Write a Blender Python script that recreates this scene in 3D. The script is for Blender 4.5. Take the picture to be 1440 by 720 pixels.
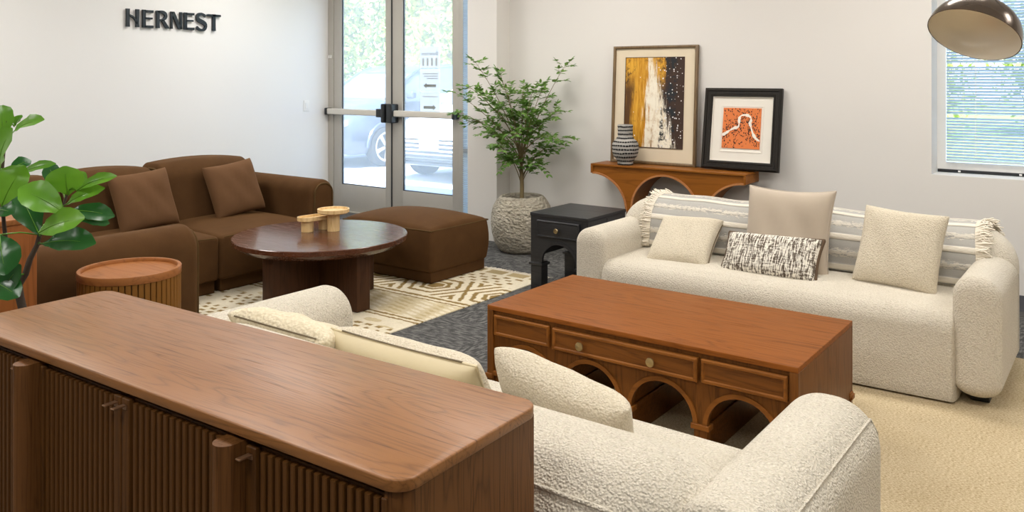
import bpy, bmesh, math, random
import numpy as np
from mathutils import Matrix, Vector, Euler

for o in list(bpy.data.objects):
    bpy.data.objects.remove(o)
C = bpy.context.scene.collection
R = math.radians
PI = math.pi
sc = bpy.context.scene

# ------------------------------------------------------------------ camera, sky, sun, exposure
cam_d = bpy.data.cameras.new('camera')
cam = bpy.data.objects.new('camera', cam_d); C.objects.link(cam)
cam.location = (0, 0, 1.5)
cam.rotation_euler = (R(90), 0, R(36.4))
cam_d.sensor_width = 36.0
cam_d.lens = 36.0 * 1185.0 / 1440.0
cam_d.shift_y = -(360 - 107) / 1440.0
cam_d.clip_start = 0.05; cam_d.clip_end = 300
sc.camera = cam

world = bpy.data.worlds.new('sky'); sc.world = world
world.use_nodes = True
wn = world.node_tree
for n in list(wn.nodes): wn.nodes.remove(n)
sky = wn.nodes.new('ShaderNodeTexSky'); sky.sky_type = 'NISHITA'
sky.sun_disc = False; sky.sun_elevation = R(52); sky.sun_rotation = R(160)
bg = wn.nodes.new('ShaderNodeBackground'); bg.inputs['Strength'].default_value = .95
wo = wn.nodes.new('ShaderNodeOutputWorld')
wn.links.new(sky.outputs[0], bg.inputs[0]); wn.links.new(bg.outputs[0], wo.inputs[0])

sun_d = bpy.data.lights.new('sun', 'SUN'); sun_d.energy = 18.0; sun_d.angle = R(0.5); sun_d.color = (1, .96, .88)
sun = bpy.data.objects.new('sun', sun_d); C.objects.link(sun)
sun.location = (6, -12, 20)
sun.rotation_euler = Vector((-.20, .52, -.84)).to_track_quat('-Z', 'Y').to_euler()

LAMP_W = 24.0
LAMP_COL = (1.0, .985, .965)
sc.view_settings.view_transform = 'Standard'
sc.view_settings.look = 'None'
sc.view_settings.exposure = 0.0
sc.view_settings.gamma = 1.0
sc.view_settings.use_curve_mapping = False

# ------------------------------------------------------------------ helpers
def lin(h):
    h = h.lstrip('#'); out = []
    for i in (0, 2, 4):
        v = int(h[i:i+2], 16) / 255
        out.append(v / 12.92 if v <= .04045 else ((v + .055) / 1.055) ** 2.4)
    return (*out, 1.0)

class NT:
    """tiny node-graph helper"""
    def __init__(s, name):
        s.m = bpy.data.materials.new(name); s.m.use_nodes = True
        s.t = s.m.node_tree
        for n in list(s.t.nodes): s.t.nodes.remove(n)
        s.out = s.t.nodes.new('ShaderNodeOutputMaterial')
    def put(s, sock, v):
        if isinstance(v, bpy.types.NodeSocket): s.t.links.new(v, sock)
        else: sock.default_value = v
    def n(s, typ, out=0, ins=None, **props):
        nd = s.t.nodes.new('ShaderNode' + typ)
        for k, v in props.items(): setattr(nd, k, v)
        for k, v in (ins or {}).items(): s.put(nd.inputs[k], v)
        return nd.outputs[out]
    def math(s, op, a, b=0.0, c=0.0, clamp=False):
        return s.n('Math', 0, {0: a, 1: b, 2: c}, operation=op, use_clamp=clamp)
    def step(s, v, lo, hi):
        nd = s.t.nodes.new('ShaderNodeMapRange'); nd.interpolation_type = 'SMOOTHSTEP'
        s.put(nd.inputs['Value'], v); s.put(nd.inputs['From Min'], lo); s.put(nd.inputs['From Max'], hi)
        return nd.outputs[0]
    def mix(s, f, a, b):
        nd = s.t.nodes.new('ShaderNodeMix'); nd.data_type = 'RGBA'
        s.put(nd.inputs[0], f); s.put(nd.inputs[6], a); s.put(nd.inputs[7], b)
        return nd.outputs[2]
    def coord(s, kind='Object', scale=(1, 1, 1), loc=(0, 0, 0), rot=(0, 0, 0)):
        tc = s.n('TexCoord', kind)
        mp = s.t.nodes.new('ShaderNodeMapping')
        mp.inputs['Location'].default_value = loc; mp.inputs['Scale'].default_value = scale; mp.inputs['Rotation'].default_value = rot
        s.t.links.new(tc, mp.inputs[0])
        return mp.outputs[0]
    def noise(s, vec, scale=5, detail=4, rough=.5, dist=0.0):
        return s.n('TexNoise', 0, {'Vector': vec, 'Scale': scale, 'Detail': detail, 'Roughness': rough, 'Distortion': dist})
    def bump(s, h, strength=.5, dist=.01, normal=None):
        ins = {'Strength': strength, 'Distance': dist, 'Height': h}
        if normal is not None: ins['Normal'] = normal
        return s.n('Bump', 0, ins)
    def bsdf(s, color, rough=.5, metallic=0, normal=None, spec=.5, sheen=0, sheen_rough=.5, coat=0, coat_rough=.1, trans=0, emit=None, emit_s=0, sheen_tint=None):
        nd = s.t.nodes.new('ShaderNodeBsdfPrincipled')
        s.put(nd.inputs['Base Color'], color); s.put(nd.inputs['Roughness'], rough); s.put(nd.inputs['Metallic'], metallic)
        nd.inputs['Specular IOR Level'].default_value = spec
        nd.inputs['Sheen Weight'].default_value = sheen; nd.inputs['Sheen Roughness'].default_value = sheen_rough
        if sheen_tint: nd.inputs['Sheen Tint'].default_value = sheen_tint
        nd.inputs['Coat Weight'].default_value = coat; nd.inputs['Coat Roughness'].default_value = coat_rough
        nd.inputs['Transmission Weight'].default_value = trans
        if emit is not None:
            nd.inputs['Emission Color'].default_value = emit; nd.inputs['Emission Strength'].default_value = emit_s
        if normal is not None: s.t.links.new(normal, nd.inputs['Normal'])
        s.t.links.new(nd.outputs[0], s.out.inputs[0])
        return nd

M = {}
def plain(name, hexc, rough=.5, metallic=0, spec=.5, var=.06, vscale=8, bump=0, bscale=200, **kw):
    g = NT(name)
    co = g.coord()
    nz = g.noise(co, vscale, 3)
    c = lin(hexc)
    lo = tuple(max(0, v * (1 - var)) for v in c[:3]) + (1,); hi = tuple(min(1, v * (1 + var)) for v in c[:3]) + (1,)
    col = g.mix(nz, lo, hi)
    nrm = g.bump(g.noise(co, bscale, 2), bump, .003) if bump else None
    g.bsdf(col, rough, metallic, nrm, spec, **kw)
    M[name] = g.m
    return g.m

def wood(name, light, dark, axis='x', rough=.35, fig=1.0, pore=.5, spec=.5, coat=0.0, off=(0, 0, 0)):
    """oak-like grain running along one local axis"""
    g = NT(name)
    ax = 'xyz'.index(axis)
    s1 = [6.0, 6.0, 6.0]; s1[ax] = .55
    s2 = [170.0, 170.0, 170.0]; s2[ax] = 5.0
    co1 = g.coord(scale=tuple(s1), loc=off)
    n1 = g.noise(co1, 1.3, 3, .5, .6)
    rings = g.math('FRACT', g.math('MULTIPLY', n1, 15.0 * fig))
    rings = g.math('ABSOLUTE', g.math('SUBTRACT', g.math('MULTIPLY', rings, 2.0), 1.0))
    rings = g.math('POWER', rings, 3.0)
    co2 = g.coord(scale=tuple(s2), loc=off)
    n2 = g.noise(co2, 1.0, 3, .6)
    pores = g.step(n2, .52, .72)
    big = g.noise(g.coord(scale=tuple(v * .25 for v in s1)), 2.0, 2)
    f = g.math('ADD', g.math('MULTIPLY', rings, .55), g.math('MULTIPLY', pores, pore), clamp=True)
    f = g.math('ADD', f, g.math('MULTIPLY', g.math('SUBTRACT', big, .5), .5), clamp=True)
    col = g.mix(f, lin(light), lin(dark))
    nrm = g.bump(pores, .12, .0015)
    r = g.math('ADD', rough, g.math('MULTIPLY', pores, .12))
    g.bsdf(col, r, 0, nrm, spec, coat=coat)
    M[name] = g.m
    return g.m

def boucle(name, hexa, hexb, scale=120, strength=.75, sheen=.25):
    g = NT(name)
    co = g.coord()
    v = g.n('TexVoronoi', 0, {'Vector': co, 'Scale': scale, 'Randomness': 1.0}, feature='SMOOTH_F1')
    n2 = g.noise(co, scale * .55, 3, .6)
    big = g.noise(co, 5, 2)
    h = g.math('ADD', g.math('MULTIPLY', v, -1.0), g.math('MULTIPLY', n2, .9))
    f = g.math('ADD', g.math('MULTIPLY', v, .85), g.math('MULTIPLY', g.math('SUBTRACT', big, .5), .3), clamp=True)
    col = g.mix(f, lin(hexa), lin(hexb))
    g.bsdf(col, .95, 0, g.bump(h, strength, .007), .15, sheen=sheen, sheen_rough=.6)
    M[name] = g.m
    return g.m

# ------------------------------------------------------------------ mesh building
class MB:
    def __init__(s): s.v = []; s.f = []
    def add(s, vs, fs):
        b = len(s.v); s.v += [tuple(map(float, p)) for p in vs]; s.f += [[b + i for i in f] for f in fs]
        return s
    def box(s, x0, x1, y0, y1, z0, z1):
        v = [(x, y, z) for z in (z0, z1) for y in (y0, y1) for x in (x0, x1)]
        return s.add(v, [[0, 2, 3, 1], [4, 5, 7, 6], [0, 1, 5, 4], [2, 6, 7, 3], [0, 4, 6, 2], [1, 3, 7, 5]])
    def bbox(s, x0, x1, y0, y1, z0, z1, b=.003, seg=2):
        """box with bevelled edges"""
        b = min(b, .45 * min(abs(x1 - x0), abs(y1 - y0), abs(z1 - z0)))
        return s.rbox(x0, x1, y0, y1, z0, z1, (b, b, b), k=seg, nf=(1, 1, 1))
    def rbox(s, x0, x1, y0, y1, z0, z1, r, rbot=None, k=5, nf=(6, 6, 6), fn=None):
        """rounded box; r per axis; rbot = z radius at the bottom"""
        c = np.array([(x0 + x1) / 2, (y0 + y1) / 2, (z0 + z1) / 2]); h = np.array([(x1 - x0) / 2, (y1 - y0) / 2, (z1 - z0) / 2])
        rp = np.minimum(np.array(r, float), h * .999); rn = rp.copy()
        if rbot is not None: rn[2] = min(rbot, h[2] * .999)
        arc = [math.tan(i / k * PI / 4) for i in range(1, k + 1)]
        ts = []
        for a in range(3):
            lo = -(h[a] - rn[a]); hi = h[a] - rp[a]
            t = [lo - rn[a] * q for q in reversed(arc)] + list(np.linspace(lo, hi, nf[a] + 1)) + [hi + rp[a] * q for q in arc]
            ts.append(t)
        idx = {}; V = []; F = []
        def vid(i, j, l):
            key = (i, j, l)
            if key in idx: return idx[key]
            p = np.array([ts[0][i], ts[1][j], ts[2][l]])
            q = np.clip(p, -(h - rn), h - rp)
            d = p - q
            rr = np.where(d >= 0, rp, rn)
            d = d / rr
            L = np.linalg.norm(d)
            mx = np.max(np.abs(d))
            p2 = q + rr * d / max(L, 1e-9) if mx > .5 else p
            idx[key] = len(V); V.append(p2 + c)
            return idx[key]
        n = [len(t) for t in ts]
        for a in range(3):
            b_, c_ = (a + 1) % 3, (a + 2) % 3
            for side in (0, n[a] - 1):
                for i in range(n[b_] - 1):
                    for j in range(n[c_] - 1):
                        q = []
                        for (di, dj) in ((0, 0), (1, 0), (1, 1), (0, 1)):
                            key = [0, 0, 0]; key[a] = side; key[b_] = i + di; key[c_] = j + dj
                            q.append(vid(*key))
                        if side == 0: q.reverse()
                        F.append(q)
        if fn is not None: V = [fn(*p) for p in V]
        return s.add(V, F)
    def prism(s, poly, axis, d0, d1):
        """extrude a 2D polygon along an axis; poly in the other two axes (xz for y, yz for x, xy for z)"""
        n = len(poly)
        def P(p, d):
            if axis == 'y': return (p[0], d, p[1])
            if axis == 'x': return (d, p[0], p[1])
            return (p[0], p[1], d)
        vs = [P(p, d0) for p in poly] + [P(p, d1) for p in poly]
        fs = [list(range(n)), list(range(2 * n - 1, n - 1, -1))]
        for i in range(n):
            j = (i + 1) % n; fs.append([j, i, n + i, n + j])
        return s.add(vs, fs)
    def tube(s, pts, rad, n=8, caps=True, closed=False):
        pts = [Vector(p) for p in pts]; m = len(pts)
        if not hasattr(rad, '__len__'): rad = [rad] * m
        up = Vector((0, 0, 1)); rings = []
        prev = None
        for i, p in enumerate(pts):
            if closed: t = pts[(i + 1) % m] - pts[i - 1]
            else: t = pts[min(i + 1, m - 1)] - pts[max(i - 1, 0)]
            t = t.normalized() if t.length > 1e-9 else Vector((0, 0, 1))
            if prev is None:
                a = t.cross(up if abs(t.z) < .95 else Vector((1, 0, 0))).normalized()
            else:
                a = (prev - t * prev.dot(t)); a = a.normalized() if a.length > 1e-6 else t.orthogonal().normalized()
            prev = a; b = t.cross(a)
            rings.append([p + (a * math.cos(2 * PI * k / n) + b * math.sin(2 * PI * k / n)) * rad[i] for k in range(n)])
        vs = [q for r_ in rings for q in r_]; fs = []
        for i in range(m if closed else m - 1):
            i2 = (i + 1) % m
            for k in range(n):
                k2 = (k + 1) % n; fs.append([i * n + k, i * n + k2, i2 * n + k2, i2 * n + k])
        if caps and not closed:
            fs.append(list(range(n - 1, -1, -1))); fs.append([(m - 1) * n + k for k in range(n)])
        return s.add(vs, fs)
    def lathe(s, prof, n=40, c=(0, 0), close=True):
        """prof: list of (r, z) ; r=0 ends close"""
        vs = []; fs = []
        for r_, z in prof:
            for k in range(n):
                a = 2 * PI * k / n; vs.append((c[0] + r_ * math.cos(a), c[1] + r_ * math.sin(a), z))
        for i in range(len(prof) - 1):
            for k in range(n):
                k2 = (k + 1) % n; fs.append([i * n + k, i * n + k2, (i + 1) * n + k2, (i + 1) * n + k])
        if close:
            fs.append(list(range(n - 1, -1, -1))); b = (len(prof) - 1) * n; fs.append([b + k for k in range(n)])
        return s.add(vs, fs)
    def frame(s, w, h, prof, z0=0.0):
        """mitred frame round a rectangle in xz, prof = [(inset, y)...] closed loop; x centred, z from z0"""
        n = len(prof); vs = []; fs = []
        for (sx, sz) in ((-1, 0), (1, 0), (1, 1), (-1, 1)):
            for ins, y in prof:
                vs.append((sx * (w / 2 - ins), y, z0 + (ins if sz == 0 else h - ins)))
        for c_ in range(4):
            c2 = (c_ + 1) % 4
            for i in range(n):
                j = (i + 1) % n; fs.append([c_ * n + i, c_ * n + j, c2 * n + j, c2 * n + i])
        return s.add(vs, fs)
    def xf(s, mat):
        s.v = [tuple(mat @ Vector(p)) for p in s.v]; return s
    def mesh(s, name, smooth=35, fixn=True):
        me = bpy.data.meshes.new(name)
        me.from_pydata(s.v, [], s.f)
        if fixn:
            bm = bmesh.new(); bm.from_mesh(me)
            bmesh.ops.recalc_face_normals(bm, faces=bm.faces)
            bm.to_mesh(me); bm.free()
        if smooth:
            me.polygons.foreach_set('use_smooth', [True] * len(me.polygons))
            me.set_sharp_from_angle(angle=R(smooth))
        me.update()
        return me

def obj(name, mb, mat, parent=None, smooth=35, loc=None, rot=None):
    me = mb.mesh(name, smooth) if isinstance(mb, MB) else mb
    if mat is not None and not me.materials: me.materials.append(M[mat] if isinstance(mat, str) else mat)
    o = bpy.data.objects.new(name, me); C.objects.link(o)
    if parent is not None: o.parent = parent
    if loc is not None: o.location = loc
    if rot is not None: o.rotation_euler = rot
    return o

def tag(o, label, cat, group=None, kind=None):
    o['label'] = label; o['category'] = cat
    if group: o['group'] = group
    if kind: o['kind'] = kind
    return o
def thing(name, label, cat, loc=(0, 0, 0), rotz=0, group=None, rot=None):
    o = bpy.data.objects.new(name, None); C.objects.link(o); o.empty_display_size = .1
    o.location = loc; o.rotation_euler = rot if rot is not None else (0, 0, rotz)
    return tag(o, label, cat, group)
def struct(name, mb, mat, parent=None, label=None, smooth=35):
    o = obj(name, mb, mat, parent, smooth)
    if parent is None:
        o['kind'] = 'structure'
        if label: o['label'] = label
    return o
def struct_root(name, loc=(0, 0, 0), label=None):
    o = bpy.data.objects.new(name, None); C.objects.link(o); o.location = loc; o['kind'] = 'structure'; o.empty_display_size = .1
    if label: o['label'] = label
    return o
def arc(cx, cz, rx, rz, a0, a1, n=16):
    return [(cx + rx * math.cos(a0 + (a1 - a0) * i / n), cz + rz * math.sin(a0 + (a1 - a0) * i / n)) for i in range(n + 1)]

# ------------------------------------------------------------------ materials
def mk_wall(name, hexc):
    g = NT(name); co = g.coord()
    n = g.noise(co, .7, 2)
    c = lin(hexc)
    col = g.mix(n, tuple(v * .975 for v in c[:3]) + (1,), tuple(min(1, v * 1.02) for v in c[:3]) + (1,))
    h = g.noise(co, 160, 3, .6)
    g.bsdf(col, .85, 0, g.bump(h, .12, .002), .3)
    M[name] = g.m
mk_wall('paint_white', '#ECEAE6')
mk_wall('paint_warm', '#E0DCD6')
mk_wall('ceiling_paint', '#E8E6E2')

g = NT('carpet'); co = g.coord(scale=(14, 60, 1)); n1 = g.noise(co, 1.0, 4, .65)
n2 = g.noise(g.coord(scale=(55, 16, 1)), 1.0, 3, .6)
ck = g.n('TexChecker', 1, {'Vector': g.coord(), 'Scale': 2.0})
sel = g.math('ADD', g.math('MULTIPLY', n1, g.math('SUBTRACT', 1.0, ck)), g.math('MULTIPLY', n2, ck))
fl = g.step(sel, .42, .62)
col = g.mix(fl, lin('#4C4B49'), lin('#7E7C78'))
col = g.mix(g.math('MULTIPLY', g.noise(g.coord(), 260, 2), .45), col, lin('#2B2D31'))
g.bsdf(col, .95, 0, g.bump(g.noise(g.coord(), 320, 2), .5, .004), .1); M['carpet'] = g.m

g = NT('rug_beige'); n1 = g.noise(g.coord(scale=(95, 300, 1)), 1.0, 4, .7); n2 = g.noise(g.coord(), 3, 3)
n3 = g.noise(g.coord(scale=(240, 240, 1)), 1, 2)
f = g.math('ADD', g.step(n1, .38, .66), g.math('MULTIPLY', g.math('SUBTRACT', n2, .5), .5), clamp=True)
col = g.mix(f, lin('#D6C5A4'), lin('#96805A'))
g.bsdf(col, .95, 0, g.bump(g.math('ADD', n3, n1), .5, .003), .1); M['rug_beige'] = g.m

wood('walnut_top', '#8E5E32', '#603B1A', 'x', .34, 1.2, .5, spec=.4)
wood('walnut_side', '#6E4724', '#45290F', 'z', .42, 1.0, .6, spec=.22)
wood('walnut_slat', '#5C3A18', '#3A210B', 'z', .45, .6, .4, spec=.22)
wood('oak_top', '#8A5020', '#643712', 'x', .45, .8, .5, spec=.10)
wood('oak_front', '#744519', '#4F2C0D', 'x', .42, .8, .5, spec=.22)
wood('oak_vert', '#704318', '#472808', 'z', .42, .9, .55, spec=.22)
wood('oak_trim', '#85511F', '#623813', 'x', .42, .5, .3, spec=.22)
wood('console_wood', '#8F561B', '#6E3E0F', 'x', .40, .5, .3, spec=.22)
wood('console_trim', '#B67A48', '#935A2C', 'x', .42, .4, .2)
wood('dark_top', '#5A3624', '#402416', 'x', .22, .5, .1, coat=.3)
wood('dark_leg', '#4A2E1C', '#2F1B0E', 'z', .45, .6, .4, spec=.22)
wood('drum_top', '#965E30', '#74441F', 'x', .45, .5, .3, spec=.22)
wood('drum_side', '#80541F', '#573511', 'z', .48, .6, .4, spec=.22)
wood('pine', '#E3C48F', '#C39A5C', 'z', .55, .6, .35)
wood('pedestal_wood', '#8F5325', '#6A3B17', 'z', .5, .5, .35, spec=.22)
wood('black_wood', '#2A2A2C', '#141416', 'x', .42, .8, .4)
wood('frame_wood', '#7A6242', '#574228', 'z', .45, .5, .4)
wood('frame_black', '#231E18', '#110E0B', 'z', .45, .7, .5, spec=.25)
plain('groove', '#241409', .7)
plain('brass', '#C2AE84', .3, 1.0, var=.1)
plain('bronze_pull', '#A98262', .3, .7)
boucle('boucle', '#DDD5C5', '#B5A993', 175, .7, .12)
boucle('boucle_near', '#E0D8C8', '#ADA28C', 185, .9, .10)
boucle('boucle_pillow', '#E0D6C2', '#B5A688', 190, .7, .12)
boucle('fleece', '#E4D9BF', '#C6B694', 90, .9, .1)
def velvet(name, hexa, hexb):
    g = NT(name); co = g.coord(); n = g.noise(co, 6, 4, .6); n2 = g.noise(co, 220, 2)
    col = g.mix(n, lin(hexa), lin(hexb))
    g.bsdf(col, .8, 0, g.bump(n2, .25, .002), .08, sheen=.24, sheen_rough=.5, sheen_tint=lin('#A07C52'))
    M[name] = g.m
velvet('velvet', '#442C17', '#5A3F25')
velvet('velvet_pillow', '#5E432B', '#6E5038')
velvet('velvet_pipe', '#48351D', '#584328')
plain('taupe', '#B7A997', .85, 0, .2, .07, 5, .25, 300, sheen=.2)
plain('satin', '#CFC09C', .5, 0, .4, .08, 6, .2, 60, sheen=.15)
plain('zip_dark', '#6A5C44', .7)
plain('trim_brown', '#5A4632', .8)
g = NT('tweed'); co = g.coord()
n1 = g.noise(g.coord(scale=(170, 14, 40)), 1, 3, .7); n2 = g.noise(g.coord(scale=(30, 130, 30)), 1, 3, .6)
f = g.step(g.math('ADD', g.math('MULTIPLY', n1, .75), g.math('MULTIPLY', n2, .35)), .5, .6)
col = g.mix(f, lin('#E8E2D4'), lin('#5C5146'))
g.bsdf(col, .9, 0, g.bump(n1, .6, .004), .1); M['tweed'] = g.m
# grey throw with woven cream bands, bands follow the v of its uv map
g = NT('throw'); uv = g.n('UVMap', 0); sx = g.n('SeparateXYZ', 1, {0: uv}); ux = g.n('SeparateXYZ', 0, {0: uv})
fr = g.math('FRACT', g.math('MULTIPLY', sx, 6.0))
braid = g.math('SUBTRACT', 1.0, g.step(g.math('ABSOLUTE', g.math('SUBTRACT', fr, .14)), .07, .11))
wob = g.noise(g.n('CombineXYZ', 0, {0: g.math('MULTIPLY', ux, 60.0), 1: g.math('MULTIPLY', sx, 90.0)}), 1.0, 3, .7)
fz = g.math('ABSOLUTE', g.math('SUBTRACT', g.math('ADD', fr, g.math('MULTIPLY', g.math('SUBTRACT', wob, .5), .7)), .62))
fuzz = g.math('SUBTRACT', 1.0, g.step(fz, .05, .11))
cream = g.math('MAXIMUM', braid, g.math('MULTIPLY', fuzz, .75))
weave = g.noise(g.coord(scale=(300, 300, 300)), 1, 2)
grey = g.mix(weave, lin('#A3A09A'), lin('#B9B6AF'))
col = g.mix(cream, grey, lin('#E0D8C8'))
hh = g.math('ADD', g.math('MULTIPLY', cream, g.math('ADD', .6, wob)), g.math('MULTIPLY', weave, .2))
g.bsdf(col, .9, 0, g.bump(hh, .6, .008), .1); M['throw'] = g.m
plain('fringe', '#E2D9C8', .9, 0, .1)
plain('metal_frame', '#B9B4AA', .45, .25, .5, .04)
plain('metal_frame_dark', '#8F8C86', .45, .3, .5, .04)
plain('panic_bar', '#D6D0C4', .4, .15)
plain('black_plastic', '#1E2022', .4)
plain('white_plastic', '#EDEAE4', .4)
plain('white_vinyl', '#E9E7E2', .45)
plain('baseboard_grey', '#55555A', .6)
plain('sign_black', '#16222A', .45)
plain('soil', '#2B2119', .95, bump=.8, bscale=60)
plain('bark', '#7A6A48', .8, bump=.7, bscale=90)
plain('bark_dark', '#4A3C30', .8, bump=.7, bscale=90)
plain('lamp_outside', '#6E6258', .2, .7, var=.03)
plain('lamp_inside', '#EBE3D3', .3, .1, var=.03)
plain('lamp_metal', '#5A5048', .25, .8)
def leafmat(name, a, b, rough=.4, tl=.25):
    g = NT(name); co = g.coord(); n = g.noise(co, 9, 2)
    col = g.mix(n, lin(a), lin(b))
    p = g.bsdf(col, rough, 0, None, .5)
    tr = g.n('BsdfTranslucent', 0, {'Color': col})
    mx = g.t.nodes.new('ShaderNodeMixShader'); mx.inputs[0].default_value = tl
    g.t.links.new(p.outputs[0], mx.inputs[1]); g.t.links.new(tr, mx.inputs[2]); g.t.links.new(mx.outputs[0], g.out.inputs[0])
    M[name] = g.m
leafmat('ficus_leaf', '#4A8420', '#7AAE30', .28)
leafmat('ficus_leaf_dark', '#1E4A22', '#2F6A2C', .25)
leafmat('small_leaf', '#7BA044', '#4C772E', .5)
leafmat('tree_leaf', '#AEBB5C', '#839846', .6, .4)
leafmat('tree_leaf_yellow', '#C2C26A', '#96A850', .6, .4)
# stone pot
g = NT('stone'); co = g.coord(scale=(1, 1, 1.5)); n1 = g.noise(co, 9, 5, .65, 1.2); n2 = g.noise(co, 34, 3, .6)
v = g.n('TexVoronoi', 0, {'Vector': co, 'Scale': 30})
col = g.mix(g.step(n1, .3, .75), lin('#B3A995'), lin('#CFC6B4'))
g.bsdf(col, .8, 0, g.bump(g.math('ADD', g.math('ADD', n1, g.math('MULTIPLY', n2, .8)), g.math('MULTIPLY', v, .5)), 1.0, .05), .3); M['stone'] = g.m
# glass that lets the light through
g = NT('glass')
tr = g.n('BsdfTransparent', 0, {'Color': (.93, .95, .95, 1)}); gl = g.n('BsdfGlossy', 0, {'Color': (1, 1, 1, 1), 'Roughness': .02})
fz = g.math('ADD', .03, g.math('MULTIPLY', g.math('POWER', g.n('LayerWeight', 1, {0: .5}), 4.0), .6)); mx = g.n('MixShader', 0, {0: fz, 1: tr, 2: gl})
g.t.links.new(mx, g.out.inputs[0]); M['glass'] = g.m
# door glass, with overexposed outdoor glare put in as a translucent pale veil
g = NT('door_glass')
tr = g.n('BsdfTransparent', 0, {'Color': (.95, .97, .98, 1)}); gl = g.n('BsdfGlossy', 0, {'Color': (1, 1, 1, 1), 'Roughness': .02})
hz = g.n('BsdfTranslucent', 0, {'Color': (1, .98, .93, 1)})
m1 = g.n('MixShader', 0, {0: g.math('ADD', .11, g.math('MULTIPLY', g.noise(g.coord(), 1.5, 2), .12)), 1: tr, 2: hz})
mx = g.n('MixShader', 0, {0: g.math('ADD', .03, g.math('MULTIPLY', g.math('POWER', g.n('LayerWeight', 1, {0: .5}), 4.0), .6)), 1: m1, 2: gl})
g.t.links.new(mx, g.out.inputs[0]); M['door_glass'] = g.m
# blind slat
g = NT('blind'); p = g.bsdf(lin('#E8ECEF'), .5)
tr = g.n('BsdfTranslucent', 0, {'Color': lin('#DCE4EA')}); mx = g.n('MixShader', 0, {0: .6, 1: p.outputs[0], 2: tr})
g.t.links.new(mx, g.out.inputs[0]); M['blind'] = g.m
# paper seen against the light
g = NT('paper'); p = g.bsdf(lin('#F2F2F2'), .8)
tr = g.n('BsdfTranslucent', 0, {'Color': lin('#F4F4F6')}); mx = g.n('MixShader', 0, {0: .6, 1: p.outputs[0], 2: tr})
g.t.links.new(mx, g.out.inputs[0]); M['paper'] = g.m
plain('print_grey', '#BDBDB8', .8)
plain('print_dark', '#85857C', .8)
g = NT('lamp_panel'); g.bsdf((.9, .9, .9, 1), .5, emit=(1, .94, .86, 1), emit_s=6.0); M['lamp_panel'] = g.m
plain('asphalt', '#B9BABC', .9, var=.1, vscale=3, bump=.3, bscale=90)
plain('concrete', '#DAD8D2', .9, var=.08)
plain('car_white', '#F2F3F4', .2, 0, .5, .01, coat=.6)
plain('car_dark', '#4B5668', .22, .3, .5, .02, coat=.6)
plain('car_glass', '#5F6B72', .08, 0, .8, .02)
plain('car_black', '#35383C', .5)
plain('tyre', '#2B2C2E', .8)
plain('rim', '#D5D7DA', .3, .6)
plain('grass', '#7F9A4C', .95, var=.2, vscale=12)
plain('mat_board', '#DCCDB2', .85, var=.03, bump=.15, bscale=500)
plain('mat_white', '#E6E0D4', .8, var=.02)
plain('wall_art_orange', '#DE7A3C', .7, var=.14, vscale=4)
plain('speck', '#3A2016', .8)
plain('ribbon', '#EDE6DA', .7)

# vase: rows of black dashes on grey
g = NT('vase'); tc = g.n('TexCoord', 'Object'); sp = g.t.nodes.new('ShaderNodeSeparateXYZ'); g.t.links.new(tc, sp.inputs[0])
ang = g.math('ARCTAN2', sp.outputs[1], sp.outputs[0])
nz = g.noise(g.coord(), 16, 3)
row = g.math('ADD', g.math('MULTIPLY', sp.outputs[2], 33.0), g.math('MULTIPLY', nz, .55))
rid = g.math('FLOOR', row)
fr = g.math('ABSOLUTE', g.math('SUBTRACT', g.math('FRACT', row), .5))
a2 = g.math('FRACT', g.math('ADD', g.math('MULTIPLY', ang, 4.6), g.math('MULTIPLY', rid, .37)))
da = g.math('ABSOLUTE', g.math('SUBTRACT', a2, .5))
e = g.math('ADD', g.math('POWER', g.math('MULTIPLY', fr, 4.6), 2.0), g.math('POWER', g.math('MULTIPLY', da, 2.05), 4.0))
dash = g.math('SUBTRACT', 1.0, g.step(e, .75, 1.05))
gr = g.mix(g.noise(g.coord(), 40, 3), lin('#8F8C86'), lin('#B4B0A8'))
col = g.mix(dash, gr, lin('#17171A'))
g.bsdf(col, .85, 0, g.bump(g.math('ADD', dash, g.noise(g.coord(), 60, 3)), .5, .005), .2); M['vase'] = g.m

# abstract painting in gold, white and dark brown
g = NT('abstract'); tc = g.n('TexCoord', 'Generated'); sp = g.t.nodes.new('ShaderNodeSeparateXYZ'); g.t.links.new(tc, sp.inputs[0])
u, v = sp.outputs[0], sp.outputs[2]
def gco(scale): 
    mp = g.t.nodes.new('ShaderNodeMapping'); mp.inputs['Scale'].default_value = scale; g.t.links.new(tc, mp.inputs[0]); return mp.outputs[0]
st = g.noise(gco((9, 1, 1.3)), 1, 5, .65, .4); st2 = g.noise(gco((22, 1, 3.0)), 1, 5, .7, .3); bl = g.noise(gco((7, 1, 9)), 1, 6, .75)
uw = g.math('ADD', u, g.math('MULTIPLY', g.math('SUBTRACT', st, .5), .85))
col = g.mix(g.step(uw, .50, .62), lin('#57391A'), lin('#3E2C22'))
gold = g.math('MULTIPLY', g.step(g.math('ADD', uw, g.math('MULTIPLY', v, .10)), .10, .30), g.math('SUBTRACT', 1.0, g.step(uw, .40, .60)))
gold = g.math('MAXIMUM', gold, g.math('MULTIPLY', g.math('MULTIPLY', g.step(v, .60, .85), g.math('SUBTRACT', 1.0, g.step(uw, .62, .74))), g.step(bl, .35, .5)))
goldc = g.mix(g.step(st2, .35, .65), lin('#B77A12'), lin('#DDA83A'))
goldc = g.mix(g.step(bl, .58, .7), goldc, lin('#5E3C12'))
col = g.mix(gold, col, goldc)
cen = g.math('SUBTRACT', .60, g.math('MULTIPLY', v, .16)); wid = g.math('SUBTRACT', .27, g.math('MULTIPLY', v, .24))
dist = g.math('ABSOLUTE', g.math('SUBTRACT', g.math('ADD', u, g.math('MULTIPLY', g.math('SUBTRACT', st2, .5), .5)), cen))
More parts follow.
